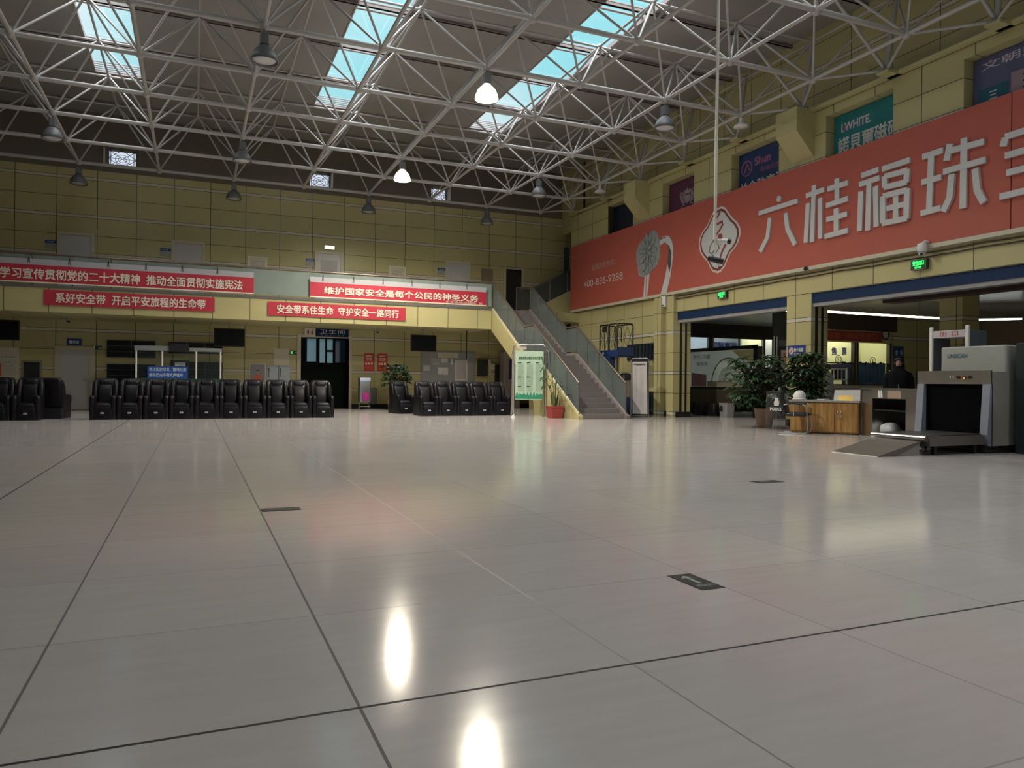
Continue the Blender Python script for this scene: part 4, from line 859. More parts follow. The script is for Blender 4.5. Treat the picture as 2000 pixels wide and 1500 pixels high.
for k in range(11):
    a = k*2*pi/11+.2; r0 = .42; petal(g, 21.46+.88*r0*cos(a), 5.47+1.25*r0*sin(a), a, .20, .11, .001+.0012*k); petal(g2, 21.46+.92*r0*cos(a), 5.47+1.3*r0*sin(a), a, .15, .075, .0018+.0012*k)
for k in range(7):
    a = k*2*pi/7; r0 = .18; petal(g, 21.5+r0*cos(a), 5.55+1.2*r0*sin(a), a, .15, .09, .016+.0012*k); petal(g2, 21.5+1.1*r0*cos(a), 5.55+1.3*r0*sin(a), a, .10, .05, .0168+.0012*k)
g2.stroke([(20.95, 5.55), (20.98, 5.3), (21.15, 5.05), (21.36, 4.92)], .04, fx(.03), fx(.009))
part(t, 'petal_shadows', g, mat('ornament_mid', (.16, .17, .175), .5)); part(t, 'petal_faces', g2, M_orn)
text(t, '全国连锁热线：', (HX, 25.35, 5.40), UY, UZ, 1.75, .23, mat('hoarding_small_text', (.48, .36, .32), .6), .0, .008); text(t, '400-836-9288', (HX, 25.97, 4.80), UY, UZ, 2.9, .27, M_rose, .0, .008)
# cables and small fittings below the hoarding
for zz, lab in ((3.88, 'upper dark cable running below the red hoarding'), (3.80, 'lower dark cable running below the red hoarding')):
    pts = [(14.17, 20.4-.5*k, zz-.02*abs(sin(k*.9))) for k in range(32)]
    single('wall_cable', lab, 'cable', MB().tube(pts, .014, 5), M_brown)
t = thing('wall_sensor', 'white wall sensor box at the lower edge of the hoarding, above the left pillar', 'sensor', (14.15, 20.55, 3.6))
part(t, 'body', MB().bbox(14.05, 14.2, 20.45, 20.72, 3.58, 3.98, .02), M_white); part(t, 'dark_slot', MB().box(14.04, 14.05, 20.52, 20.64, 3.61, 3.64), M_ink)
t = thing('wall_button', 'tiny round call point right of the white sensor box', 'button', (14.15, 20.1, 3.6)); part(t, 'plate', MB().box(14.18, 14.2, 20.03, 20.2, 3.55, 3.68), M_frame); part(t, 'button', MB().sphere((14.17, 20.12, 3.61), .03, 10, 6), M_brown)
def exit_lit(y0, y1, z0, z1, label, s):
    t = thing('exit_sign', label, 'exit sign', (14.15, (y0+y1)/2, z0))
    part(t, 'housing', MB().bbox(14.10, 14.2, y1, y0, z0, z1, .01), M_exitbody); part(t, 'rim', MB().box(14.09, 14.10, y1, y0, z0, z0+.012).box(14.09, 14.10, y1, y0, z1-.012, z1).box(14.09, 14.10, y0-.012, y0, z0, z1).box(14.09, 14.10, y1, y1+.012, z0, z1), M_grey)
    text(t, s, (14.10, y0-.05, z0+.09), UY, UZ, y0-y1-.1, .10, M_exit, .03, .006); text(t, 'EXIT', (14.10, y0-.10, z0+.03), UY, UZ, (y0-y1)*.45, .035, M_exit, .02, .006)
exit_lit(17.85, 17.48, 3.56, 3.76, 'glowing green exit sign over the left opening', '安全出口')
exit_lit(11.42, 11.06, 3.53, 3.75, 'glowing green exit sign over the right opening, below the dome camera', '安全出口')
t = thing('dome_camera', 'white dome camera on an arm above the right exit sign', 'camera', (14.0, 11.06, 3.8))
part(t, 'arm', MB().tube([(14.2, 10.98, 4.02), (14.0, 11.0, 4.08), (13.93, 11.02, 4.02)], .035, 8).bbox(14.14, 14.2, 10.9, 11.06, 3.92, 4.12, .01), M_white)
part(t, 'housing', MB().lathe([(.05, 4.04), (.09, 4.02), (.10, 3.90), (.09, 3.86)], (13.93, 11.02, 0), 18), M_white); part(t, 'dome', MB().sphere((13.93, 11.02, 3.84), .075, 14, 8), M_lampoff); part(t, 'lens', MB().sphere((13.87, 10.99, 3.80), .03, 8, 6), M_black)
t = thing('bullet_camera', 'small black bullet camera on the lower edge of the hoarding', 'camera', (14.0, 14.34, 3.97)); part(t, 'mount', MB().box(14.06, 14.2, 14.42, 14.52, 3.94, 4.02), M_white); part(t, 'barrel', MB().tube([(14.1, 14.4, 4.0), (13.98, 14.3, 3.96)], .05, 10), M_black)

# ------------------------------------------------------------------ posters in the high niches
PXX = 14.46
def niche(name, label, y0, y1, z0, z1, m):
    t = thing(name, label, 'poster', (PXX, (y0+y1)/2, z0)); part(t, 'sheet', MB().box(PXX, PXX+.03, y1, y0, z0, z1), m); return t
fp = lambda d: (lambda y, z: (PXX-d, y, z))
t = niche('advert_poster', 'dark torn navy poster in the farthest high niche', 24.36, 22.68, 6.35, 7.66, mat('poster_navy', (.012, .018, .04), .4, var=.8, scale=4))
part(t, 'torn_edge', MB().prism([(24.3, 6.7), (24.1, 6.75), (24.0, 6.6), (23.7, 6.72), (23.5, 6.62), (23.5, 6.4), (24.3, 6.4)], fp(.01), fp(0)), mat('poster_violet_grey', (.05, .045, .08), .5))
t = niche('advert_poster', 'purple poster with a pale crest in the second high niche', 20.83, 19.17, 6.35, 7.64, mat('poster_purple', (.115, .028, .075), .5, var=.3, scale=1.5))
g = MB(); cy = 19.85
for s in (-1, 1):
    g.stroke([(cy+s*.08, 6.62), (cy+s*.26, 6.60), (cy+s*.30, 6.75), (cy+s*.20, 6.85), (cy+s*.12, 6.78)], .04, fp(.006), fp(0))
    for q in range(4): g.stroke([(cy+s*(.08+.06*q), 6.88), (cy+s*(.14+.08*q), 7.08+.04*q), (cy+s*(.10+.06*q), 7.24+.03*(q % 2))], .035, fp(.006), fp(0))
g.prism([(cy-.12, 6.95), (cy, 6.84), (cy+.12, 6.95), (cy+.1, 7.12), (cy-.1, 7.12)], fp(.006), fp(0)).prism([(cy-.12, 7.16), (cy+.12, 7.16), (cy+.14, 7.32), (cy+.06, 7.24), (cy, 7.36), (cy-.06, 7.24), (cy-.14, 7.32)], fp(.006), fp(0)).stroke([(cy-.3, 6.5), (cy, 6.44), (cy+.3, 6.5)], .05, fp(.006), fp(0))
part(t, 'crest', g, mat('crest_pale', (.38, .30, .36), .5))
t = niche('advert_poster', 'blue poster with pink logo and pale characters in the third high niche', 17.38, 15.52, 6.35, 7.66, mat('poster_deepblue', (.015, .045, .16), .5, var=.6, scale=2.5))
M_pinkt = mat('print_pink', (.36, .12, .24), .5)
part(t, 'round_logo', MB().tube([(PXX-.004, 17.05+.21*cos(a*pi/10), 7.22+.21*sin(a*pi/10)) for a in range(20)], .02, 5, True).stroke([(17.15, 7.12), (17.03, 7.33), (16.95, 7.15)], .05, fp(.008), fp(0)), M_pinkt)
text(t, 'Shun', (PXX, 16.72, 7.22), UY, UZ, .62, .22, M_pinkt, .03); text(t, '高端品质', (PXX, 16.5, 6.98), UY, UZ, .75, .13, M_pinkt, .0); text(t, '兰金陆高温', (PXX, 17.34, 6.50), UY, UZ, 1.78, .33, M_paper, .02)
t = niche('advert_poster', 'teal tile-shop poster with pale characters in the fourth high niche', 13.88, 12.0, 6.35, 7.64, mat('poster_teal', (.012, .21, .235), .45, var=.35, scale=1.2))
text(t, '諾貝爾磁砖', (PXX, 13.76, 6.72), UY, UZ, 1.75, .36, M_paper, .02); text(t, 'LWHITE.', (PXX, 13.66, 7.22), UY, UZ, .85, .19, mat('print_lilac', (.6, .55, .68), .5), .03)
part(t, 'logo_mark', MB().prism([(13.6, 7.22), (13.5, 7.22), (13.55, 7.4)], fp(.008), fp(0)), MATS['print_pink'])
t = niche('advert_poster', 'violet and blue poster with vertical characters in the nearest high niche', 10.3, 8.22, 6.32, 7.62, mat('poster_violetblue', (.11, .12, .24), .5, var=.5, scale=2))
part(t, 'teal_block', MB().prism([(10.2, 6.36), (9.6, 6.36), (9.6, 7.0), (10.2, 7.0)], fp(.006), fp(0)), mat('block_teal', (.015, .12, .19), .5)); part(t, 'pink_block', MB().prism([(9.55, 6.36), (8.6, 6.36), (8.6, 7.12), (9.55, 7.12)], fp(.006), fp(0)), mat('block_pink', (.36, .25, .31), .5))
text(t, '文朝辉大', (PXX, 10.15, 7.36), UY, UZ, 1.6, .17, MATS['print_lilac'], .0); text(t, '三\n只', (PXX-.006, 9.98, 6.52), UY, UZ, .16, .38, M_paper, .02); text(t, '城\n市', (PXX-.006, 9.32, 6.58), UY, UZ, .26, .5, M_ink, .02)

# ------------------------------------------------------------------ lintels, shutter guides and sign of the openings
for i, (a, b, lab) in enumerate(((15.16, 20.0, 'left'), (8.0, 14.32, 'right'))):
    struct('trim_%d' % (20+i), MB().box(14.24, 14.5, a, b, 3.12, 3.36), M_navy); struct('trim_%d' % (22+i), MB().box(14.26, 14.5, a, b, 3.03, 3.12), M_grey)
for y0, y1, s in ((19.94, 20.0, 1), (14.32, 14.38, 1)):
    pass
for k, (x0, x1, y) in enumerate(((14.33, 14.41, 20.0), (14.53, 14.60, 20.0), (14.33, 14.41, 14.32), (14.53, 14.60, 14.32))):
    struct('trim_%d' % (24+k), MB().box(x0, x1, y-.012, y+.012, 0, 3.03), M_black)
struct('trim_28', MB().box(14.08, 14.2, 20.0, 20.35, 0, 3.9).box(14.02, 14.2, 20.62, 21.0, 0, 3.9), M_wally)
t = thing('no_smoking_sign', 'blue no-smoking sign on the pillar between the openings', 'sign', (14.17, 14.8, 1.8))
part(t, 'panel', MB().box(14.17, 14.2, 14.5, 15.08, 1.78, 2.08), M_blue)
part(t, 'round_symbol', MB().tube([(14.165, 14.95+.07*cos(a*pi/8), 1.94+.08*sin(a*pi/8)) for a in range(16)], .014, 5, True).prism([(14.95+.065*cos(a*pi/6), 1.94+.075*sin(a*pi/6)) for a in range(12)], lambda y, z: (14.168, y, z), lambda y, z: (14.17, y, z)), M_rose)
part(t, 'slash', MB().stroke([(14.99, 1.89), (14.91, 1.99)], .02, lambda y, z: (14.163, y, z), lambda y, z: (14.168, y, z)), mat('slash_red', (.6, .04, .04), .5))
text(t, '禁止吸烟', (14.17, 14.86, 1.91), UY, UZ, .31, .10, M_paper, .03); text(t, 'NO SMOKING', (14.17, 14.86, 1.85), UY, UZ, .30, .03, M_paper, .02)

# ------------------------------------------------------------------ camera on a long pole hanging from the roof frame
t = thing('hanging_camera', 'cluster of white cameras on a long white pole hanging from the roof frame', 'camera', (8.43, 10.72, 3.05))
px, py = 8.43, 10.72
part(t, 'pole', MB().tube([(px-.03, py, 3.52), (px, py, 7.98)], .027, 10).tube([(px-.03, py, 3.4), (px-.03, py, 3.6)], .022, 8).box(px-.06, px+.06, py-.06, py+.06, 7.96, 8.03), mat('pole_cream', (.72, .70, .62), .4))
part(t, 'bracket', MB().tube([(px-.03, py, 3.42), (px-.09, py+.02, 3.36), (px-.08, py-.03, 3.30)], .018, 6).tube([(px-.03, py, 3.52), (px+.05, py-.04, 3.56)], .016, 6), M_grey)
part(t, 'upper_camera', MB().loft([rr(px+.03, py-.02, .09, .09, .02, 3.52), rr(px+.06, py-.04, .10, .10, .02, 3.60)], False).tube([(px+.02, py-.01, 3.57), (px+.15, py-.12, 3.57)], .045, 10), M_white)
part(t, 'upper_lens', MB().tube([(px+.15, py-.12, 3.57), (px+.19, py-.155, 3.55)], .046, 10), M_black)
part(t, 'lower_camera', MB().tube([(px-.14, py+.05, 3.27), (px+.08, py-.10, 3.21)], .048, 10), M_black)
part(t, 'camera_hood', MB().tube([(px-.13, py+.04, 3.32), (px+.03, py-.06, 3.275)], .03, 8).tube([(px-.02, py-.03, 3.17), (px+.07, py-.09, 3.15)], .02, 8), M_white)
part(t, 'cables', MB().tube([(px-.05, py, 3.6), (px-.11, py+.03, 3.48), (px-.13, py+.03, 3.38), (px-.07, py, 3.32)], .012, 6).tube([(px+.0, py, 3.62), (px+.04, py-.03, 3.45), (px-.02, py, 3.36)], .010, 6), mat('cable_mix', (.22, .22, .20), .5))

# ------------------------------------------------------------------ blue mast lift
lx, ly = 13.2, 22.05
t = thing('mast_lift', 'dark blue mast lift with a raised black cage parked beside the stairs', 'lift', (lx, ly, 0))
M_liftblue = mat('lift_blue', (.015, .042, .15), .4)
part(t, 'base', MB().bbox(lx-.34, lx+.34, ly-.55, ly+.55, .12, .62, .04), M_liftblue)
for dx in (-.28, .28):
    for dy in (-.5, .5): part(t, 'wheel', MB().tube([(lx+dx-.05, ly+dy, .11), (lx+dx+.05, ly+dy, .11)], .11, 14), M_black)
part(t, 'motor_box', MB().bbox(lx-.1, lx+.32, ly-.52, ly-.15, .62, 1.22, .03), mat('motor_beige', (.32, .29, .24), .5)); part(t, 'black_cover', MB().loft([rr(lx+.14, ly-.38, .42, .40, .1, 1.22), rr(lx+.14, ly-.38, .36, .34, .1, 1.36), rr(lx+.14, ly-.38, .2, .2, .08, 1.42)]), M_black)
for dx in (-.13, -.03, .07): part(t, 'mast_column', MB().box(lx+dx-.035, lx+dx+.035, ly-.05, ly+.12, .6, 1.98), M_sst)
part(t, 'mast_cover', MB().bbox(lx-.36, lx-.10, ly-.12, ly+.1, 1.25, 1.98, .02), M_liftblue)
part(t, 'platform', MB().bbox(lx-.3, lx+.3, ly-.58, ly+.58, 1.96, 2.2, .03), M_liftblue)
part(t, 'kick_panel', MB().box(lx-.3, lx+.3, ly-.62, ly-.585, 2.0, 2.28), M_liftblue)
def hoop(ax, ay, bx, by, z0, z1, r=.022):
    return MB().tube([(ax, ay, z0), (ax, ay, z1-.08), (ax+(bx-ax)*.06, ay+(by-ay)*.06, z1), (ax+(bx-ax)*.94, ay+(by-ay)*.94, z1), (bx, by, z1-.08), (bx, by, z0)], r, 8)
for a in (((lx-.3, ly+.58), (lx-.3, ly+.0)), ((lx-.3, ly-.05), (lx-.3, ly-.58)), ((lx+.3, ly+.58), (lx+.3, ly-.58)), ((lx-.3, ly-.58), (lx+.3, ly-.58)), ((lx-.3, ly+.58), (lx+.3, ly+.58))):
    g = hoop(*a[0], *a[1], 2.15, 3.06)
    p = part(t, 'guard_rail', g, M_black)
    m = MB(); A, B = a
    for q in range(3):
        u0, u1 = q/3, (q+1)/3; P = lambda u, z: (A[0]+(B[0]-A[0])*u, A[1]+(B[1]-A[1])*u, z)
        m.tube([P(u0, 2.25), P(u1, 3.0)], .005, 5).tube([P(u1, 2.25), P(u0, 3.0)], .005, 5)
    part(p, 'wire_mesh', m, M_black)
part(t, 'control_post', MB().tube([(lx-.3, ly+.25, 2.2), (lx-.3, ly+.25, 2.85)], .018, 8).bbox(lx-.36, lx-.25, ly+.18, ly+.34, 2.82, 3.0, .015), M_black)
part(t, 'inner_hoop', hoop(lx-.1, ly-.2, lx-.1, ly-.5, 2.45, 2.95, .02), M_black)
for z, y in ((2.09, ly+.35), (1.36, ly+.0)): part(t, 'white_label', MB().box(lx-.31 if z > 2 else lx-.372, lx-.30 if z > 2 else lx-.36, y-.04, y+.04, z-.04, z+.04), M_paper)
# cardboard and oddments stacked behind the lift
single('plywood_sheet', 'stained plywood sheet leaning low behind the blue lift', 'board', MB().prism([(23.1, 0), (22.75, 0), (22.75, 1.3), (23.1, 1.25)], lambda a, b: (13.95+.1*(1-b/1.3)*0+b*.12, a, b), lambda a, b: (13.98+b*.12, a, b)), mat('plywood', (.28, .19, .09), .6, var=.3))
# roll-up banner stand
ax, ay, bx, by = 12.66, 20.22, 13.04, 19.80
d = V((bx-ax, by-ay, 0)); L_ = d.length; du = d.normalized(); dn = V((du.y, -du.x, 0))
R_ = lambda u, z, o=0: tuple(V((ax, ay, 0))+du*u+dn*o+V((0, 0, z)))
t = thing('pull_up_banner', 'white text banner on a chrome floor stand left of the yellow pillar', 'banner stand', (12.85, 19.98, 0))
part(t, 'foot', MB().prism([(-.14, 0), (L_+.14, 0), (L_+.14, .035), (-.14, .035)], lambda a, b: R_(a, b, .16), lambda a, b: R_(a, b, -.16)), M_chrome)
part(t, 'tube_frame', MB().tube([R_(0, .03), R_(0, 1.80), R_(.05, 1.86), R_(L_-.05, 1.86), R_(L_, 1.80), R_(L_, .03)], .014, 8), M_chrome)
part(t, 'sheet', MB().prism([(.06, .12), (L_-.03, .12), (L_-.06, 1.75), (.04, 1.75)], lambda a, b: R_(a, b, .01), lambda a, b: R_(a, b, .003)), mat('sheet_pinkwhite', (.56, .52, .53), .6))
part(t, 'dark_backing', MB().prism([(.02, .08), (L_-.02, .08), (L_-.02, 1.84), (.02, 1.84)], lambda a, b: R_(a, b, .002), lambda a, b: R_(a, b, -.004)), M_black)
text(t, '汽车客运站服务公约', R_(.08, 1.64, .01), du, UZ, L_-.2, .055, M_ink, .04)
g = MB(); rnd = random.Random(8); z = 1.58
while z > .35:
    for q in range(2):
        u = .10+q*(L_-.2)/2; g.prism([(u, z), (u+rnd.uniform(.08, (L_-.25)/2), z), (u+.09, z+.008), (u, z+.008)], lambda a, b: R_(a, b, .013), lambda a, b: R_(a, b, .01))
    z -= .035
part(t, 'printed_lines', g, M_midgrey)
# ------------------------------------------------------------------ floor direction plates
t = thing('floor_arrow_plate', 'dark floor plate with a pale arrow near the middle of the floor', 'floor sign', (2.46, 3.28, 0))
part(t, 'plate', MB().box(2.395, 2.54, 3.13, 3.435, .0005, .003), mat('plate_dark', (.03, .035, .033), .35))
ff = lambda z: (lambda a, b: (a, b, z)); cx = 2.467
part(t, 'arrow', MB().prism([(cx-.012, 3.24), (cx+.012, 3.24), (cx+.012, 3.36), (cx+.045, 3.345), (cx, 3.40), (cx-.045, 3.345), (cx-.012, 3.36)], ff(.0036), ff(.003)), mat('plate_pale', (.32, .36, .34), .4))
text(t, '进站口', (2.41, 3.18, .003), (1, 0, 0), (0, 1, 0), .115, .04, MATS['plate_pale'], .02, .0006)
for x0, x1, y0, y1, lab in ((.51, .81, 6.29, 6.43, 'dark floor plate on the left, seen edge-on'), (5.58, 5.92, 6.33, 6.49, 'dark floor plate on the right, before the security desk')):
    t = thing('floor_plate', lab, 'floor sign', ((x0+x1)/2, (y0+y1)/2, 0)); part(t, 'plate', MB().box(x0, x1, y0, y1, .0005, .003), MATS['plate_dark'])
    part(t, 'pale_print', MB().box(x0+.05, x1-.12, y0+.05, y1-.05, .003, .0036), mat('plate_mid', (.09, .10, .095), .4))
# ------------------------------------------------------------------ the ticket hall beyond the openings
M_hallceil = mat('metal_ceiling', (.42, .41, .38), .3, .2, var=.25, scale=2)
M_dim = panelmat('yellow_panels_ticket', 'X', .5, 1.2); M_dimy = panelmat('yellow_panels_ticket_side', 'Y', .5, 1.2)
struct('ceiling_ticket_hall', MB().box(14.75, 27, 5.2, 27.2, 3.45, 3.6), M_hallceil)
struct('wall_ticket_right', MB().box(26.6, 26.9, 5.2, 27.3, 0, 3.6), mat('far_wall_tan', (.36, .28, .20), .6))
struct('wall_ticket_near', MB().box(14.75, 26.9, 4.9, 5.2, 0, 3.6), M_dim)
TW = 18.6
WA = ((18.95, 20.36, 1.08, 2.52), (20.50, 22.0, 1.08, 2.52))
struct('wall_ticket_office', wallX(MB(), TW, TW+.15, 18.6, 26.6, 0, 3.45, WA), M_dim)
struct('trim_40', MB().box(18.6, 22.3, TW-.03, TW, 2.92, 3.45), M_brown)
M_off = mat('office_pale_yellow', (.74, .73, .50), .7)
struct('wall_office_back', MB().box(18.62, 22.5, 20.2, 20.3, 0, 3.1).box(22.4, 22.5, TW+.15, 20.2, 0, 3.1).box(18.62, 18.66, TW+.15, 20.2, 0, 3.1).box(18.62, 22.5, TW+.15, 20.3, 3.05, 3.12), M_off)
for i, (a, b, c, d) in enumerate(WA):
    w = struct('window_%d' % (30+i), MB().box(a, b, TW+.07, TW+.08, c, d), M_glass)
    struct('window_frame', MB().box(a-.05, a+.03, TW-.02, TW+.12, c, d).box(b-.03, b+.05, TW-.02, TW+.12, c, d).box(a, b, TW-.01, TW+.1, 1.80, 1.83).box(a, b, TW-.01, TW+.1, c, c+.03), M_brown, w)
t = thing('office_tube_light', 'lit tube light inside the ticket office', 'lamp', (20.5, 19.5, 2.98))
part(t, 'tube', MB().tube([(19.0, 19.5, 2.95), (22.0, 19.5, 2.95)], .03, 10), M_tubeoffice); part(t, 'housing', MB().box(18.95, 22.05, 19.42, 19.58, 2.98, 3.045), M_white)
t = thing('window_lettering', 'blue ticket-sales characters on the left ticket window', 'lettering', (19.85, TW, 2.05))
text(t, '售', (19.40, TW+.06, 2.08), UX, UZ, .21, .24, M_inkblue, .04); text(t, '票', (19.86, TW+.06, 2.08), UX, UZ, .20, .24, M_inkblue, .04)
for cx, z, s, lab in ((19.70, 1.93, '5', 'left'), (21.27, 1.90, '6', 'right')):
    t = thing('window_number', 'round window number %s on the %s ticket window' % ({'5': 'five', '6': 'six'}[s], lab), 'number', (cx, TW, z-.14))
    part(t, 'ring', MB().tube([(cx+.13*cos(a*pi/12), TW+.055, z+.14*sin(a*pi/12)) for a in range(24)], .010, 5, True), M_ink); text(t, s, (cx-.045, TW+.06, z-.08), UX, UZ, .09, .16, M_ink, .0)
t = thing('window_grille', 'white pay-window grille on the left ticket window', 'grille', (19.6, TW+.02, 1.09))
part(t, 'frame', MB().box(19.2, 19.24, TW+.0, TW+.05, 1.09, 1.78).box(20.02, 20.06, TW, TW+.05, 1.09, 1.78).box(19.2, 20.06, TW, TW+.05, 1.60, 1.64).box(19.2, 20.06, TW, TW+.05, 1.24, 1.28), M_white)
part(t, 'bars', MB().box(19.45, 19.47, TW, TW+.04, 1.26, 1.62).box(19.62, 19.64, TW, TW+.04, 1.26, 1.62).box(19.80, 19.82, TW, TW+.04, 1.26, 1.62), M_white)
part(t, 'dark_opening', MB().box(19.4, 19.9, TW+.055, TW+.065, 1.28, 1.78), mat('dark_violet', (.05, .035, .09), .4)); part(t, 'blue_pelmet', MB().box(19.0, 20.2, TW-.005, TW, 1.66, 1.78), mat('pelmet_violet', (.16, .15, .33), .5, var=.6, scale=30))
def curtain(name, label, x0, x1, y, z0, z1, m):
    n = 40; a = []; rnd = random.Random(int(x0*10))
    for r in range(2):
        z = (z0, z1)[r]; a.append([(x0+(x1-x0)*i/n, y+.03*sin(i*1.7)+.015*sin(i*.6), z+(.03*sin(i*.9)+.02*sin(i*2.3) if r else 0)) for i in range(n+1)])
    vs = a[0]+a[1]+[(x, yy+.01, z) for x, yy, z in a[0]+a[1]]; k = n+1; fs = []
    for i in range(n): fs += [(i, i+1, k+i+1, k+i), (2*k+i, 3*k+i, 3*k+i+1, 2*k+i+1)]
    single(name, label, 'curtain', MB().add(vs, fs, True), m)
curtain('window_curtain', 'blue half curtain across the right ticket window', 20.02, 21.98, TW+.2, 1.1, 1.86, mat('curtain_blue', (.07, .15, .29), .8, var=.4, scale=8))
t = thing('red_sign_board', 'dim red banner board above the ticket windows', 'banner', (20.3, TW, 2.55)); part(t, 'panel', MB().box(18.9, 21.56, TW-.06, TW-.04, 2.56, 2.88), mat('dim_red', (.27, .035, .025), .6))
text(t, '优质一流服务窗口', (19.1, TW-.06, 2.63), UX, UZ, 2.2, .18, mat('dim_gold', (.36, .10, .05), .6), .02)
t = thing('wall_fan', 'round dark wall clock right of the red board in the ticket hall', 'clock', (21.72, TW, 2.7)); part(t, 'rim', MB().tube([(21.74+.16*cos(a*pi/12), TW-.03, 2.84+.18*sin(a*pi/12)) for a in range(24)], .03, 6, True), M_brown); part(t, 'face', MB().prism([(21.74+.15*cos(a*pi/12), 2.84+.17*sin(a*pi/12)) for a in range(24)], lambda a, b: (a, TW-.03, b), lambda a, b: (a, TW-.002, b)), M_frame)
t = thing('vertical_sign', 'blue vertical sign behind the person in the black coat', 'sign', (22.4, TW, 1.5)); part(t, 'panel', MB().box(22.14, 22.62, TW-.03, TW, 1.35, 2.44), mat('sign_teal_blue', (.015, .06, .14), .5))
text(t, '禁\n止\n吸\n烟', (22.22, TW-.03, 1.6), UX, UZ, .12, .7, M_ltblue2, .02); text(t, '保\n洁\n', (22.44, TW-.03, 1.95), UX, UZ, .12, .36, M_ltblue2, .02)
single('ticket_counter', 'long granite ticket counter below the ticket windows', 'counter', MB().box(18.7, 22.2, 18.05, TW-.005, 0, .98).box(18.65, 22.25, 17.98, TW-.005, .98, 1.06), M_granite)
single('wall_box', 'brown square box low on the ticket hall wall behind the security gate', 'box', MB().box(23.3, 23.9, TW-.1, TW, 1.1, 1.6), mat('box_brown', (.08, .05, .035), .6))
# dark partition and door left of the office, far window row
struct('wall_partition', MB().box(16.9, 18.6, TW, TW+.08, 0, 3.45), M_dark)
for x in (16.86, 16.97): single('steel_pole', 'slim steel pole at the %s of the dark partition in the ticket hall' % ('left edge' if x < 16.9 else 'left, second in'), 'pole', MB().tube([(x, TW-.06, 0), (x, TW-.06, 2.6)], .022, 8), M_sst)
t = board('partition_notice', 'white notice with red symbols on the dark partition behind the pillar', 'notice', 17.20, 17.62, 1.5, 2.18, mat('notice_pink', (.62, .50, .50), .6), y=TW)
text(t, '总\n行', (17.25, TW-.02, 1.65), UX, UZ, .2, .45, M_inkred, .02)
part(t, 'grey_header', MB().box(17.1, 17.7, TW-.02, TW-.005, 2.3, 2.5), mat('header_grey', (.12, .12, .13), .5))
FW = 24.0
FWIN = ((15.2, 18.60, 1.3, 2.90), (18.76, 21.3, 1.3, 2.90))
struct('wall_far_office', wallX(MB(), FW, FW+.1, 14.75, 22.3, 0, 3.45, (*FWIN, (21.38, 21.95, 1.5, 2.92))), M_brown)
struct('wall_far_office_back', MB().box(14.75, 22.4, 26.3, 26.4, 0, 3.45).box(22.3, 22.4, FW, 26.3, 0, 3.45), mat('far_office_grey', (.52, .56, .60), .7))
struct('wall_far_yellow', MB().box(21.2, 22.3, 25.2, 25.3, 0, 3.4), M_off)
for i, (a, b, c, d) in enumerate(FWIN):
    w = struct('window_%d' % (32+i), MB().box(a, b, FW+.04, FW+.05, c, d), M_glass)
    f = MB().box(a, a+.06, FW-.01, FW+.1, c, d).box(b-.06, b, FW-.01, FW+.1, c, d)
    f.box((a+b)/2-.05, (a+b)/2+.05, FW-.01, FW+.1, c, d)
    struct('window_frame', f, M_frame if i else M_winframe, w)
t = thing('window_lettering', 'blue characters on the far office window above the advert light box', 'lettering', (19.3, FW, 2.5))
text(t, '国际客运', (18.72, FW+.03, 2.50), UX, UZ, 1.25, .24, M_inkblue, .05)
t = thing('office_tube_light', 'lit tube light inside the far office', 'lamp', (18.5, 25.3, 3.3)); part(t, 'tube', MB().tube([(16, 25.0, 3.3), (21, 25.0, 3.3)], .03, 10), M_tubecoolo); part(t, 'housing', MB().box(15.9, 21.1, 24.92, 25.08, 3.34, 3.45), M_white)
t = thing('office_tube_light', 'lit yellow tube light in the small far cubicle', 'lamp', (21.7, 24.6, 3.2)); part(t, 'tube', MB().tube([(21.4, 24.7, 3.15), (22.2, 24.7, 3.15)], .035, 10), M_tubeoffice); part(t, 'housing', MB().box(21.35, 22.25, 24.62, 24.78, 3.2, 3.26), M_white)
# column between the openings in the hall
struct('wall_column', MB().box(17.0, 17.6, 12.35, 12.95, 0, 3.45), M_dimy)
struct('trim_41', MB().box(15.0, 15.4, 9.2, 12.9, 3.02, 3.3), mat('shutter_maroon', (.045, .025, .028), .4))
# tube lights of the hall
def tube(label, p, q, m, r=.028):
    t = thing('tube_light', label, 'lamp', p); d = (V(q)-V(p)).normalized(); n = V((-d.y, d.x, 0))*.035
    part(t, 'tube', MB().tube([p, q], r, 10), m)
    h = MB(); vs = []
    for z in (.02, .045):
        for s, e in ((1, p), (1, q), (-1, q), (-1, p)): vs.append(tuple(V(e)+n*s+V((0, 0, z))))
    vs = [(x, y, z+.0) for x, y, z in vs]; h.add(vs, [(0, 1, 2, 3), (7, 6, 5, 4), (0, 4, 5, 1), (1, 5, 6, 2), (2, 6, 7, 3), (3, 7, 4, 0)]); part(t, 'housing', h, M_white)
    part(t, 'hanger', MB().tube([tuple(V(p).lerp(V(q), .2)+V((0, 0, .08))), tuple(V(p).lerp(V(q), .2)+V((0, 0, .08)))[:2]+(3.45,)], .008, 5).tube([tuple(V(p).lerp(V(q), .8)+V((0, 0, .08))), tuple(V(p).lerp(V(q), .8)+V((0, 0, .08)))[:2]+(3.45,)], .008, 5), M_grey)
tube('long lit tube light hanging across the right opening of the ticket hall', (15.35, 15.0, 3.02), (19.75, 15.0, 3.02), M_tubeon)
tube('lit tube light in the ticket hall just below the lintel at the right edge', (15.6, 9.9, 3.1), (16.6, 9.9, 3.1), M_tubeon)
tube('cool lit tube light deep in the ticket hall at right, longer one', (20.2, 15.3, 3.0), (21.6, 13.9, 3.0), M_tubecool, .022)
tube('cool lit tube light deep in the ticket hall at the right edge', (21.8, 13.7, 3.0), (22.9, 12.6, 3.0), M_tubecool, .022)
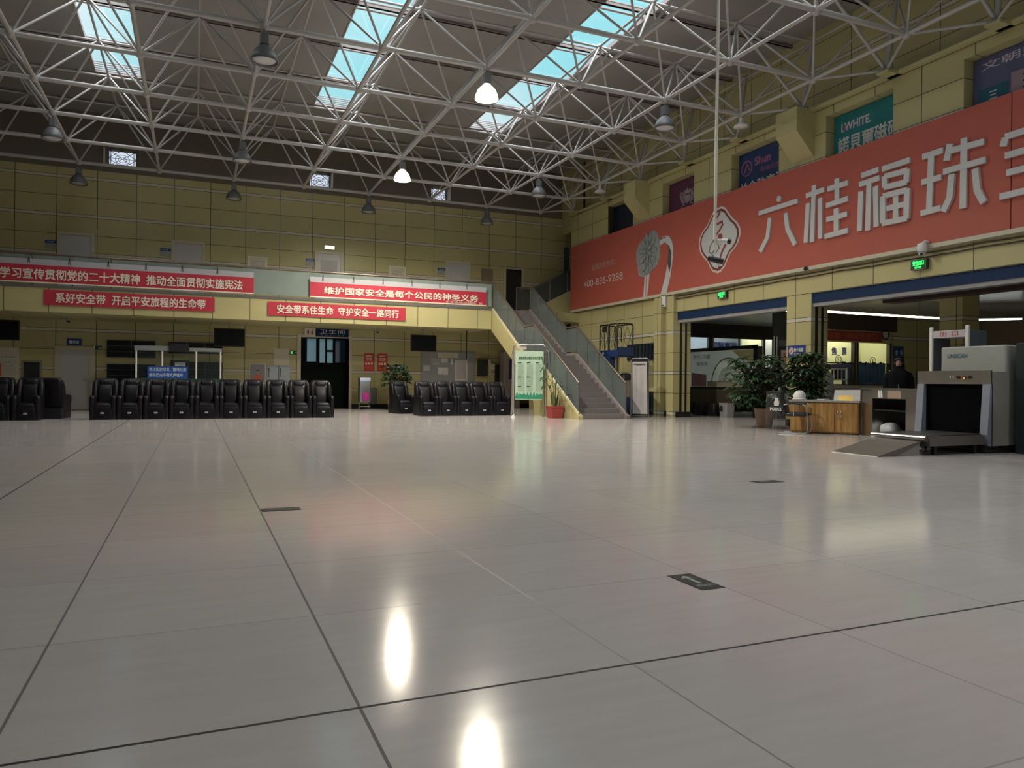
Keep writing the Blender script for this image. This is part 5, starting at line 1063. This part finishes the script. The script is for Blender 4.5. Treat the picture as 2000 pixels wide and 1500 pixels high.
tube('lit tube light glimpsed left of the pillar between the openings', (15.62, 16.7, 3.2), (16.5, 16.45, 3.2), M_tubeon)
t = board('red_wall_sign', 'faded red shape on the far tan wall of the ticket hall', 'sign', 24.6, 25.7, 2.2, 2.9, mat('faded_red_sign', (.28, .07, .04), .6), y=TW)
# ------------------------------------------------------------------ advert light box
AX = 16.5
t = thing('advert_light_box', 'large pale advert light box on dark legs in the left opening', 'advert', (AX, 20.6, 0))
part(t, 'case', MB().box(AX+.02, AX+.22, 18.9, 22.5, .42, 2.30), M_brown)
part(t, 'frame', MB().box(AX-.02, AX+.02, 18.88, 22.52, 2.22, 2.34).box(AX-.02, AX+.02, 18.88, 19.05, .42, 2.34).box(AX-.02, AX+.02, 22.38, 22.52, .42, 2.34).box(AX-.02, AX+.02, 18.88, 22.52, .92, .98), M_black)
part(t, 'lower_panel', MB().box(AX-.01, AX+.02, 19.05, 22.38, .42, .92), mat('lower_panel_brown', (.12, .095, .07), .5))
part(t, 'picture', MB().box(AX, AX+.02, 19.05, 22.38, .98, 2.22), mat('advert_pale', (.42, .48, .44), .35, emit=.16, var=.25, scale=.9))
fa = lambda y, z: (AX-.006, y, z); fb = lambda y, z: (AX, y, z)
part(t, 'pink_print', MB().prism([(22.3, .99), (21.45, .99), (21.45, 1.4), (22.3, 1.48)], fa, fb), mat('advert_pink', (.42, .22, .27), .4, var=.3, scale=3))
part(t, 'yellow_print', MB().prism([(20.1, 2.2), (19.07, 2.2), (19.07, 1.75), (19.6, 1.9)], fa, fb), mat('advert_yellow', (.50, .47, .26), .4, var=.2, scale=2)); part(t, 'sand_print', MB().prism([(21.4, .99), (19.07, .99), (19.07, 1.15), (21.4, 1.18)], fa, fb), mat('advert_sand', (.46, .42, .33), .4))
arc = [(20.3+.85*cos(a), 1.1+.85*sin(a)) for a in [pi*k/16 for k in range(17)]]
part(t, 'arch_print', MB().stroke(arc, .05, fa, fb), mat('advert_grey', (.30, .31, .27), .4)); part(t, 'pale_disc', MB().prism([(20.2+.62*cos(a), 1.15+.55*sin(a)) for a in [pi*k/14 for k in range(15)]], fa, fb), mat('advert_sky', (.50, .58, .56), .35))
text(t, '贺兰山东麓', (AX-.004, 22.2, 1.95), UY, UZ, .95, .16, mat('advert_ink', (.22, .21, .18), .5), .0); text(t, '葡萄酒', (AX-.004, 22.0, 1.72), UY, UZ, .6, .13, MATS['advert_ink'], .0)
for y in (19.1, 20.7, 22.3): part(t, 'leg', MB().box(AX+.06, AX+.16, y-.05, y+.05, 0, .42), M_black)
t = thing('white_crate', 'white plastic crate with a black letter below the advert light box', 'crate', (16.1, 19.85, 0)); part(t, 'body', MB().loft([rr(16.1, 19.85, .30, .34, .03, 0), rr(16.1, 19.85, .34, .42, .03, .46)], False), mat('crate_white', (.45, .45, .45), .5)); text(t, 'B', (15.92, 19.96, .2), UY, UZ, .12, .17, M_ink, .04, .015)
for y, s, lab in ((20.55, .42, 'black bag left of the white crate below the light box'), (21.2, .36, 'black bag at the left below the light box')):
    single('black_bag', lab, 'bag', MB().loft([rr(16.1, y, .28, s, .08, 0), rr(16.1, y, .34, s+.08, .1, .22), rr(16.1, y, .2, s-.1, .06, .42)]), M_black)

# ------------------------------------------------------------------ wooden desk and what stands on it
DA = (12.32, 13.02, 0); DR = RAD(-54.6)
t = thing('wooden_desk', 'honey coloured wooden desk with a granite top and two slim door handles', 'desk', DA, DR)
part(t, 'body', MB().box(0, 1.40, 0, .58, .02, .69), M_wood, False)
for x0, x1 in ((.02, .46), (.47, .92), (.93, 1.38)): part(t, 'door', MB().bbox(x0, x1, -.018, 0, .05, .67, .004), M_wood, False)
part(t, 'top', MB().bbox(-.03, 1.43, -.03, .61, .69, .735, .006), M_granite, False)
for x in (.99, 1.06): part(t, 'handle', MB().tube([(x, -.02, .36), (x, -.045, .37), (x, -.045, .50), (x, -.02, .51)], .008, 6), M_chrome, False, 'slim chrome handle')
part(t, 'plinth', MB().box(.02, 1.38, .03, .55, 0, .03), M_brown, False)
def on_desk(x, y, z=.735):
    c, s = cos(DR), sin(DR); return (DA[0]+x*c-y*s, DA[1]+x*s+y*c, z)
t = thing('safety_helmet', 'white hard hat on the left end of the wooden desk', 'helmet', on_desk(.14, .3), DR)
part(t, 'shell', MB().lathe([(.125, .02), (.128, .06), (.118, .12), (.085, .17), (.04, .192), (.005, .197)], n=24), M_white, False); part(t, 'brim', MB().lathe([(.155, .008), (.16, .016), (.125, .035), (.12, .02)], n=24), M_white, False); part(t, 'ridge', MB().tube([(.13, 0, .05), (.115, 0, .13), (.06, 0, .19), (0, 0, .202), (-.06, 0, .19), (-.115, 0, .13), (-.13, 0, .05)], .010, 6), M_white, False)
t = thing('document_board', 'white upright board standing on the right end of the wooden desk', 'board', on_desk(1.12, .35), DR)
part(t, 'panel', MB().prism([(-.27, 0), (.27, 0), (.27, .235), (-.25, .225)], lambda a, b: (a, b*.18, b), lambda a, b: (a, b*.18+.015, b)), M_white, False); part(t, 'stand', MB().prism([(0, 0), (.14, 0), (.045, .2)], lambda a, b: (-.05, a, b), lambda a, b: (.05, a, b)), M_grey, False)
t = thing('nameplate', 'shiny brass triangular nameplate on the wooden desk', 'nameplate', on_desk(1.12, .12), DR)
part(t, 'plate', MB().prism([(0, 0), (.08, 0), (.05, .11)], lambda a, b: (-.15, a, b), lambda a, b: (.15, a, b)), M_brass, False)
t = thing('desk_telephone', 'dark telephone on the wooden desk left of the white board', 'telephone', on_desk(.70, .3), DR)
part(t, 'base', MB().prism([(-.09, 0), (.12, 0), (.12, .09), (-.09, .03)], lambda a, b: (-.09, a, b), lambda a, b: (.09, a, b)), M_black, False); part(t, 'handset', MB().tube([(-.06, -.06, .06), (-.06, .02, .10), (-.06, .10, .12)], .022, 8), M_black, False)
single('desk_tray', 'low white tray on the wooden desk before the telephone', 'tray', MB().loft([rr(*on_desk(.68, .12)[:2], .16, .22, .02, .736), rr(*on_desk(.68, .12)[:2], .18, .24, .02, .76)], False), M_white)
# cantilever visitor chair
t = thing('office_chair', 'black cantilever chair with chrome frame beside the wooden desk', 'chair', (12.10, 12.62, 0), DR)
for s in (-1, 1):
    part(t, 'side_frame', MB().tube([(-.30, s*.24, .015), (.20, s*.24, .015), (.27, s*.24, .05), (.285, s*.24, .2), (.27, s*.25, .56), (.20, s*.25, .645), (-.10, s*.25, .66), (-.20, s*.24, .63)], .013, 8), M_chrome, False)
    part(t, 'arm_pad', MB().tube([(.18, s*.25, .655), (-.12, s*.25, .672)], .022, 8), M_black, False)
    part(t, 'support', MB().tube([(.0, s*.22, .40), (.0, s*.24, .54), (.0, s*.25, .65)], .010, 6), M_chrome, False)
part(t, 'floor_bar', MB().tube([(-.30, -.24, .015), (-.30, .24, .015)], .013, 8), M_chrome, False)
part(t, 'seat', MB().loft([rr(.03, 0, .42, .40, .08, .385), rr(.05, 0, .52, .46, .12, .415), rr(.05, 0, .52, .46, .12, .44), rr(.03, 0, .42, .38, .10, .47)]), M_black, False)
part(t, 'backrest', MB().loft([rr(-.20, 0, .09, .40, .04, .42), rr(-.235, 0, .11, .45, .05, .60), rr(-.27, 0, .10, .44, .045, .85), rr(-.30, 0, .08, .40, .035, .98), rr(-.305, 0, .04, .30, .015, 1.02)]), M_black, False)
t = thing('riot_shield', 'clear riot shield with white lettering leaning behind the office chair', 'shield', (12.38, 13.52, 0), DR)
n = 10; vs = []
for d in (0, .006):
    for z in (0.0, .92):
        for i in range(n+1): u = -.25+.5*i/n; vs.append((u, -.05+.9*u*u+d+.10*z, z))
k = n+1; fs = []
for i in range(n): fs += [(i, i+1, k+i+1, k+i), (2*k+i, 3*k+i, 3*k+i+1, 2*k+i+1), (k+i, k+i+1, 3*k+i+1, 3*k+i)]
part(t, 'sheet', MB().add(vs, fs, True), M_shield, False)
text(t, 'POLICE', (-.13, -.02, .47), UX, (0, .1, 1), .26, .07, M_white, .03, .012, world=False)
part(t, 'badge', MB().prism([(-.05, .58), (.05, .58), (.06, .66), (.03, .72), (.045, .76), (-.045, .76), (-.03, .72), (-.06, .66)], lambda a, b: (a, -.06+.1*b, b), lambda a, b: (a, -.05+.1*b, b)), M_white, False)
part(t, 'grip', MB().tube([(-.08, .08, .45), (-.08, .13, .5), (.08, .13, .5), (.08, .08, .45)], .014, 6), M_black, False)
# ------------------------------------------------------------------ steel inspection table
TA = (13.20, 11.86, 0); TR = RAD(-108)
t = thing('inspection_table', 'stainless steel inspection table with an open dark front between desk and scanner', 'table', TA, TR)
part(t, 'side_panel', MB().bbox(.02, .40, 0, .7, 0, .98, .008), M_sst, False); part(t, 'end_panel', MB().box(1.55, 2.0, 0, .7, 0, .98), M_sst, False)
part(t, 'back_panel', MB().box(.4, 1.55, .62, .7, 0, .98), M_dark, False); part(t, 'top', MB().bbox(0, 2.03, -.02, .72, .98, 1.01, .005), M_sst, False); part(t, 'front_rail', MB().box(.4, 1.55, 0, .03, .80, .98), M_sst, False)
part(t, 'shelf', MB().box(.4, 1.55, .05, .62, .55, .575), M_dark, False); part(t, 'bottom', MB().box(.4, 1.55, .02, .62, .03, .06), M_dark, False)
part(t, 'papers', MB().prism([(.62, .82), (.70, .82), (.68, .97), (.62, .97)], lambda a, b: (a, -.006, b), lambda a, b: (a, -.001, b)).prism([(.71, .82), (.78, .82), (.76, .97), (.70, .97)], lambda a, b: (a, -.006, b), lambda a, b: (a, -.001, b)), M_paper, False)
part(t, 'tan_plate', MB().box(.95, 1.4, -.006, 0, .81, .96), mat('tan_plate', (.40, .30, .24), .4), False)
bag = MB(); c, s = cos(TR), sin(TR); bxx, byy = TA[0]+.62*c-.28*s, TA[1]+.62*s+.28*c
single('plastic_bag', 'crumpled white plastic bag in the open bottom of the steel inspection table', 'bag', MB().loft([rr(bxx, byy, .28, .36, .09, .06), rr(bxx+.01, byy, .34, .42, .12, .15), rr(bxx-.01, byy+.02, .26, .34, .10, .24), rr(bxx, byy, .10, .16, .04, .30)]), mat('bag_white', (.55, .58, .62), .35, bump=.6, scale=14))
# ------------------------------------------------------------------ X-ray baggage scanner
t = thing('baggage_scanner', 'large grey X-ray baggage scanner with a black tunnel mouth and conveyor', 'scanner', (11.9, 8.5, 0))
y0, y1 = 7.93, 9.23
M_scan = mat('scanner_grey', (.24, .23, .20), .45); M_scanbox = mat('scanner_pale', (.36, .37, .34), .45)
part(t, 'base', MB().box(11.55, 13.9, y0+.06, y1-.06, 0, .12), M_black)
part(t, 'hood', MB().box(11.62, 12.03, y0, y0+.10, .12, 1.30).box(11.62, 12.03, y1-.10, y1, .12, 1.30).box(11.62, 12.03, y0+.10, y1-.10, 1.12, 1.30).box(11.95, 12.03, y0+.1, y1-.1, .12, 1.12), M_scan)
part(t, 'fascia_header', MB().prism([(y0, 1.10), (y1, 1.10), (y1, 1.32), (y0, 1.32)], lambda a, b: (11.585, a, b), lambda a, b: (11.62, a, b)), M_sst)
for a, b in ((y0, y0+.13), (y1-.13, y1)):
    part(t, 'fascia_post', MB().prism([(11.60, .12), (11.52, .30), (11.585, 1.10), (11.64, 1.10), (11.64, .12)], lambda p, q: (p, a, q), lambda p, q: (p, b, q)), mat('post_sky_sheen', (.50, .55, .68), .3, .6))  # sky reflection on the posts put into their pale blue colour
part(t, 'tunnel_curtain', MB().box(11.64, 11.66, y0+.13, y1-.13, .32, 1.10), mat('lead_curtain', (.004, .004, .005), .9, spec=.05))
part(t, 'main_housing', MB().bbox(12.03, 13.95, y0+.06, 9.13, .12, 1.74, .02), M_scanbox)
part(t, 'rear_cover', MB().box(13.95, 14.05, y0+.06, 9.13, .12, 1.7), M_scan)
text(t, 'UNISCAN', (12.03, 9.0, 1.55), UY, UZ, .36, .065, mat('brand_teal', (.08, .17, .20), .5), .03)
for y, m, nm in ((8.47, mat('lamp_darkred', (.08, .008, .008), .3), 'red_button'), (8.37, mat('lamp_red', (.22, .035, .012), .3), 'orange_button'), (8.27, mat('lamp_green', (.02, .035, .015), .3), 'green_button')):
    part(t, nm, MB().tube([(11.585, y, 1.21), (11.565, y, 1.21)], .026, 12), m)
part(t, 'key', MB().tube([(11.57, 8.365, 1.205), (11.545, 8.34, 1.165)], .012, 6), M_brass); part(t, 'header_label', MB().box(11.578, 11.585, 8.56, 8.62, 1.20, 1.235), M_paper); part(t, 'label_print', MB().box(11.574, 11.578, 8.57, 8.60, 1.205, 1.23), M_ink)
cy0, cy1 = 8.03, 8.98
part(t, 'conveyor_bed', MB().box(10.32, 11.64, cy0-.03, cy1+.03, .14, .29), mat('bed_dark', (.10, .09, .08), .45)); part(t, 'belt', MB().tube([(10.32, (cy0+cy1)/2, .30)]*1+[(10.33, (cy0+cy1)/2, .30)], .01, 4).box(10.32, 11.66, cy0, cy1, .29, .305), mat('belt_black', (.02, .019, .018), .55))
part(t, 'roller', MB().tube([(10.27, cy0-.02, .255), (10.27, cy1+.02, .255)], .05, 14), M_chrome)
for x in (10.5, 11.4):
    for y in (cy0+.04, cy1-.04): part(t, 'leg', MB().box(x-.03, x+.03, y-.03, y+.03, 0, .14), M_black)
part(t, 'ramp', MB().prism([(9.32, 0), (9.33, .012), (10.22, .22), (10.22, .18), (9.7, .0)], lambda a, b: (a, 8.08, b), lambda a, b: (a, 8.95, b)), mat('ramp_steel', (.14, .125, .11), .4, .4, var=.3))
part(t, 'ramp_side', MB().prism([(9.5, 0), (10.22, .17), (10.22, 0)], lambda a, b: (a, 8.10, b), lambda a, b: (a, 8.93, b)), M_scan)
single('scanner_console', 'tall dark cabinet right of the baggage scanner', 'cabinet', MB().bbox(12.06, 13.4, 6.9, 7.86, 0, 1.76, .02), mat('console_dark', (.018, .028, .03), .4))
t = thing('side_table', 'pinkish side cabinet cut by the right edge of the photo', 'cabinet', (11.45, 7.05, 0)); part(t, 'body', MB().bbox(11.2, 11.75, 6.55, 7.16, .25, .80, .01), mat('cabinet_pink', (.46, .36, .29), .5)); part(t, 'lower', MB().box(11.22, 11.73, 6.57, 7.14, 0, .25), mat('cabinet_brown', (.10, .06, .035), .5))
t = thing('sanitiser_bottle', 'small pump bottle on the pinkish cabinet at the right edge', 'bottle', (11.27, 7.08, .8)); part(t, 'body', MB().lathe([(.045, .80), (.05, .82), (.05, .93), (.03, .97), (.018, .985)], (11.27, 7.08, 0), 16), mat('bottle_tan', (.40, .28, .22), .3)); part(t, 'label', MB().lathe([(.051, .86), (.051, .92)], (11.27, 7.08, 0), 16), M_paper); part(t, 'pump', MB().tube([(11.27, 7.08, .98), (11.27, 7.08, 1.03), (11.24, 7.08, 1.035)], .008, 6), M_white)
# metal detector gate
gx = 13.62
t = thing('security_gate', 'white walk-through security gate behind the baggage scanner', 'gate', (gx, 10.15, 0))
for y in (9.78, 10.54):
    part(t, 'post', MB().bbox(gx-.03, gx+.02, y-.035, y+.035, 0, 2.24, .01), M_white); part(t, 'side_panel', MB().box(gx+.02, gx+.5, y-.03, y+.03, .05, 2.15), mat('gate_bluegrey', (.10, .12, .145), .4))
part(t, 'header', MB().bbox(gx-.02, gx+.45, 9.82, 10.5, 2.02, 2.16, .01), mat('gate_header', (.50, .47, .50), .4)); text(t, '出口', (gx-.02, 10.34, 2.045), UY, UZ, .38, .095, M_inkred, .0, .006, spacing=1.8)

# ------------------------------------------------------------------ people
def skin_mesh(name, verts, edges, radii, m, par, root=0, lv=1):
    me = bpy.data.meshes.new(name); me.from_pydata(verts, edges, []); o = bpy.data.objects.new(name, me); C.objects.link(o)
    md = o.modifiers.new('s', 'SKIN')
    for i, r in enumerate(radii): me.skin_vertices[0].data[i].radius = (r, r) if not isinstance(r, tuple) else r
    me.skin_vertices[0].data[root].use_root = True
    sb = o.modifiers.new('b', 'SUBSURF'); sb.levels = lv; sb.render_levels = lv
    dg = bpy.context.evaluated_depsgraph_get(); me2 = bpy.data.meshes.new_from_object(o.evaluated_get(dg)); bpy.data.objects.remove(o)
    for p in me2.polygons: p.use_smooth = True
    me2.materials.clear(); me2.materials.append(m); me2.name = name
    o = bpy.data.objects.new(name, me2); C.objects.link(o); o.parent = par; return o
M_skin = mat('skin', (.42, .25, .18), .5); M_hair = mat('black_hair', (.010, .009, .010), .45, bump=.3, scale=40)
def person(label, x, y, rz, coat, trousers, hood=False, h=1.70):
    k = h/1.70; t = thing('person', label, 'person', (x, y, 0), rz)
    Vt = []; E = []; R = []
    def add(p, r, par=None):
        Vt.append((p[0]*k, p[1]*k, p[2]*k)); R.append(tuple(q*k for q in r) if isinstance(r, tuple) else r*k)
        if par is not None: E.append((par, len(Vt)-1))
        return len(Vt)-1
    pel = add((0, 0, .92), (.15, .11)); w = add((0, 0, 1.08), (.135, .10), pel); ch = add((0, .0, 1.28), (.165, .115), w); nb = add((0, .01, 1.42), .07, ch); nk = add((0, 0, 1.48), .055, nb)
    jaw = add((0, -.02, 1.535), (.06, .07), nk); hd = add((0, -.01, 1.60), (.073, .09), jaw); tp = add((0, 0, 1.67), (.06, .075), hd)
    for s in (-1, 1):
        sh = add((s*.17, 0, 1.38), .065, ch); el = add((s*.235, .02, 1.10), .045, sh); wr = add((s*.235, -.06, .87), .030, el); pm = add((s*.232, -.085, .79), (.022, .038), wr)
        for q in range(4):
            dy = -.085+(q-1.5)*.021; L = (.075, .085, .08, .062)[q]
            a = add((s*.230, dy-.012, .745), .0095, pm); b = add((s*.222, dy-.020, .745-L*.5), .009, a); add((s*.208, dy-.020, .745-L), .008, b)
        a = add((s*.218, -.125, .785), .011, pm); add((s*.205, -.145, .745), .0095, a)
        hp = add((s*.09, 0, .86), .095, pel); kn = add((s*.10, -.01, .48), .06, hp); an = add((s*.10, .02, .08), .042, kn); add((s*.105, -.14, .045), (.04, .035), an)
    skin_mesh('body', Vt, E, R, M_skin, t)
    S = lambda mb: MB_scale(mb, k)
    part(t, 'trousers', S(MB().loft([rr(0, 0, .36, .26, .12, .80), rr(0, 0, .35, .25, .12, .95), rr(0, 0, .33, .24, .11, 1.0)]).tube([(.1, 0, .84), (.10, -.01, .48), (.10, .02, .07)], [.11, .085, .075], 12).tube([(-.1, 0, .84), (-.10, -.01, .48), (-.10, .02, .07)], [.11, .085, .075], 12)), trousers, False)
    ct = MB().loft([rr(0, 0, .46, .34, .15, .72), rr(0, 0, .46, .34, .15, .95), rr(0, 0, .43, .31, .14, 1.12), rr(0, 0, .47, .32, .14, 1.28), rr(0, 0, .45, .28, .12, 1.37), rr(0, .01, .30, .22, .10, 1.435), rr(0, .01, .18, .18, .08, 1.48), rr(0, .01, .17, .17, .08, 1.52)])
    for s in (-1, 1): ct.tube([(s*.06, 0, 1.365), (s*.13, 0, 1.355), (s*.19, .005, 1.30), (s*.225, .01, 1.22), (s*.25, .02, 1.08), (s*.25, -.05, .90)], [.05, .08, .098, .095, .082, .064], 14)
    part(t, 'coat', S(ct), coat, False)
    part(t, 'coat_zip', S(MB().box(-.008, .008, -.176, -.166, .75, 1.1)), M_grey, False)
    sh = MB()
    for s in (-1, 1): sh.loft([rr(s*.105, -.06, .10, .27, .045, 0), rr(s*.105, -.06, .10, .27, .045, .04), rr(s*.105, -.03, .08, .18, .035, .10)])
    part(t, 'shoes', S(sh), M_black, False)
    # face: nose, eyes, brows, mouth, ears
    part(t, 'nose', S(MB().loft([rr(0, -.118, .036, .03, .012, 1.565), rr(0, -.122, .026, .03, .010, 1.58), rr(0, -.108, .016, .02, .006, 1.615)])), M_skin, False)
    for s in (-1, 1):
        part(t, 'eye', S(MB().sphere((s*.031, -.094, 1.615), .012, 10, 6, (1.2, .7, .7))), M_hair, False); part(t, 'eyebrow', S(MB().tube([(s*.015, -.104, 1.637), (s*.048, -.092, 1.638)], .004, 5)), M_hair, False)
        part(t, 'ear', S(MB().sphere((s*.083, .005, 1.60), .022, 8, 6, (.4, .8, 1.2))), M_skin, False)
    part(t, 'mouth', S(MB().tube([(-.022, -.102, 1.542), (0, -.108, 1.543), (.022, -.102, 1.542)], .005, 6)), mat('lip', (.33, .13, .11), .5), False)
    hr = MB(); rings = []
    for z, w, d, c in ((1.57, .182, .12, .055), (1.62, .190, .17, .035), (1.67, .180, .195, .012), (1.705, .14, .155, .008), (1.725, .06, .07, .008)): rings.append(rr(0, c, w, d, w*.38 if w < d else d*.4, z))
    hr.loft(rings); part(t, 'hair', S(hr), M_hair, False)
    if hood:
        part(t, 'hood', S(MB().loft([rr(0, .06, .26, .14, .06, 1.44), rr(0, .07, .25, .13, .06, 1.54), rr(0, .065, .225, .15, .06, 1.64), rr(0, .04, .21, .20, .08, 1.71), rr(0, .03, .12, .12, .05, 1.755)])), coat, False)
    return t
def MB_scale(mb, k): mb.v = [(x*k, y*k, z*k) for x, y, z in mb.v]; return mb
person('person in a black hooded coat standing behind the steel inspection table', 14.95, 12.4, RAD(-50), mat('coat_black', (.006, .006, .008), .8, spec=.15), mat('trousers_black', (.012, .012, .016), .7), True, 1.70)
person('person in a grey top half hidden behind the right pillar by the ticket counter', 16.95, 16.48, RAD(200), mat('coat_grey', (.22, .25, .28), .7), mat('trousers_navy', (.015, .02, .035), .7), False, 1.66)
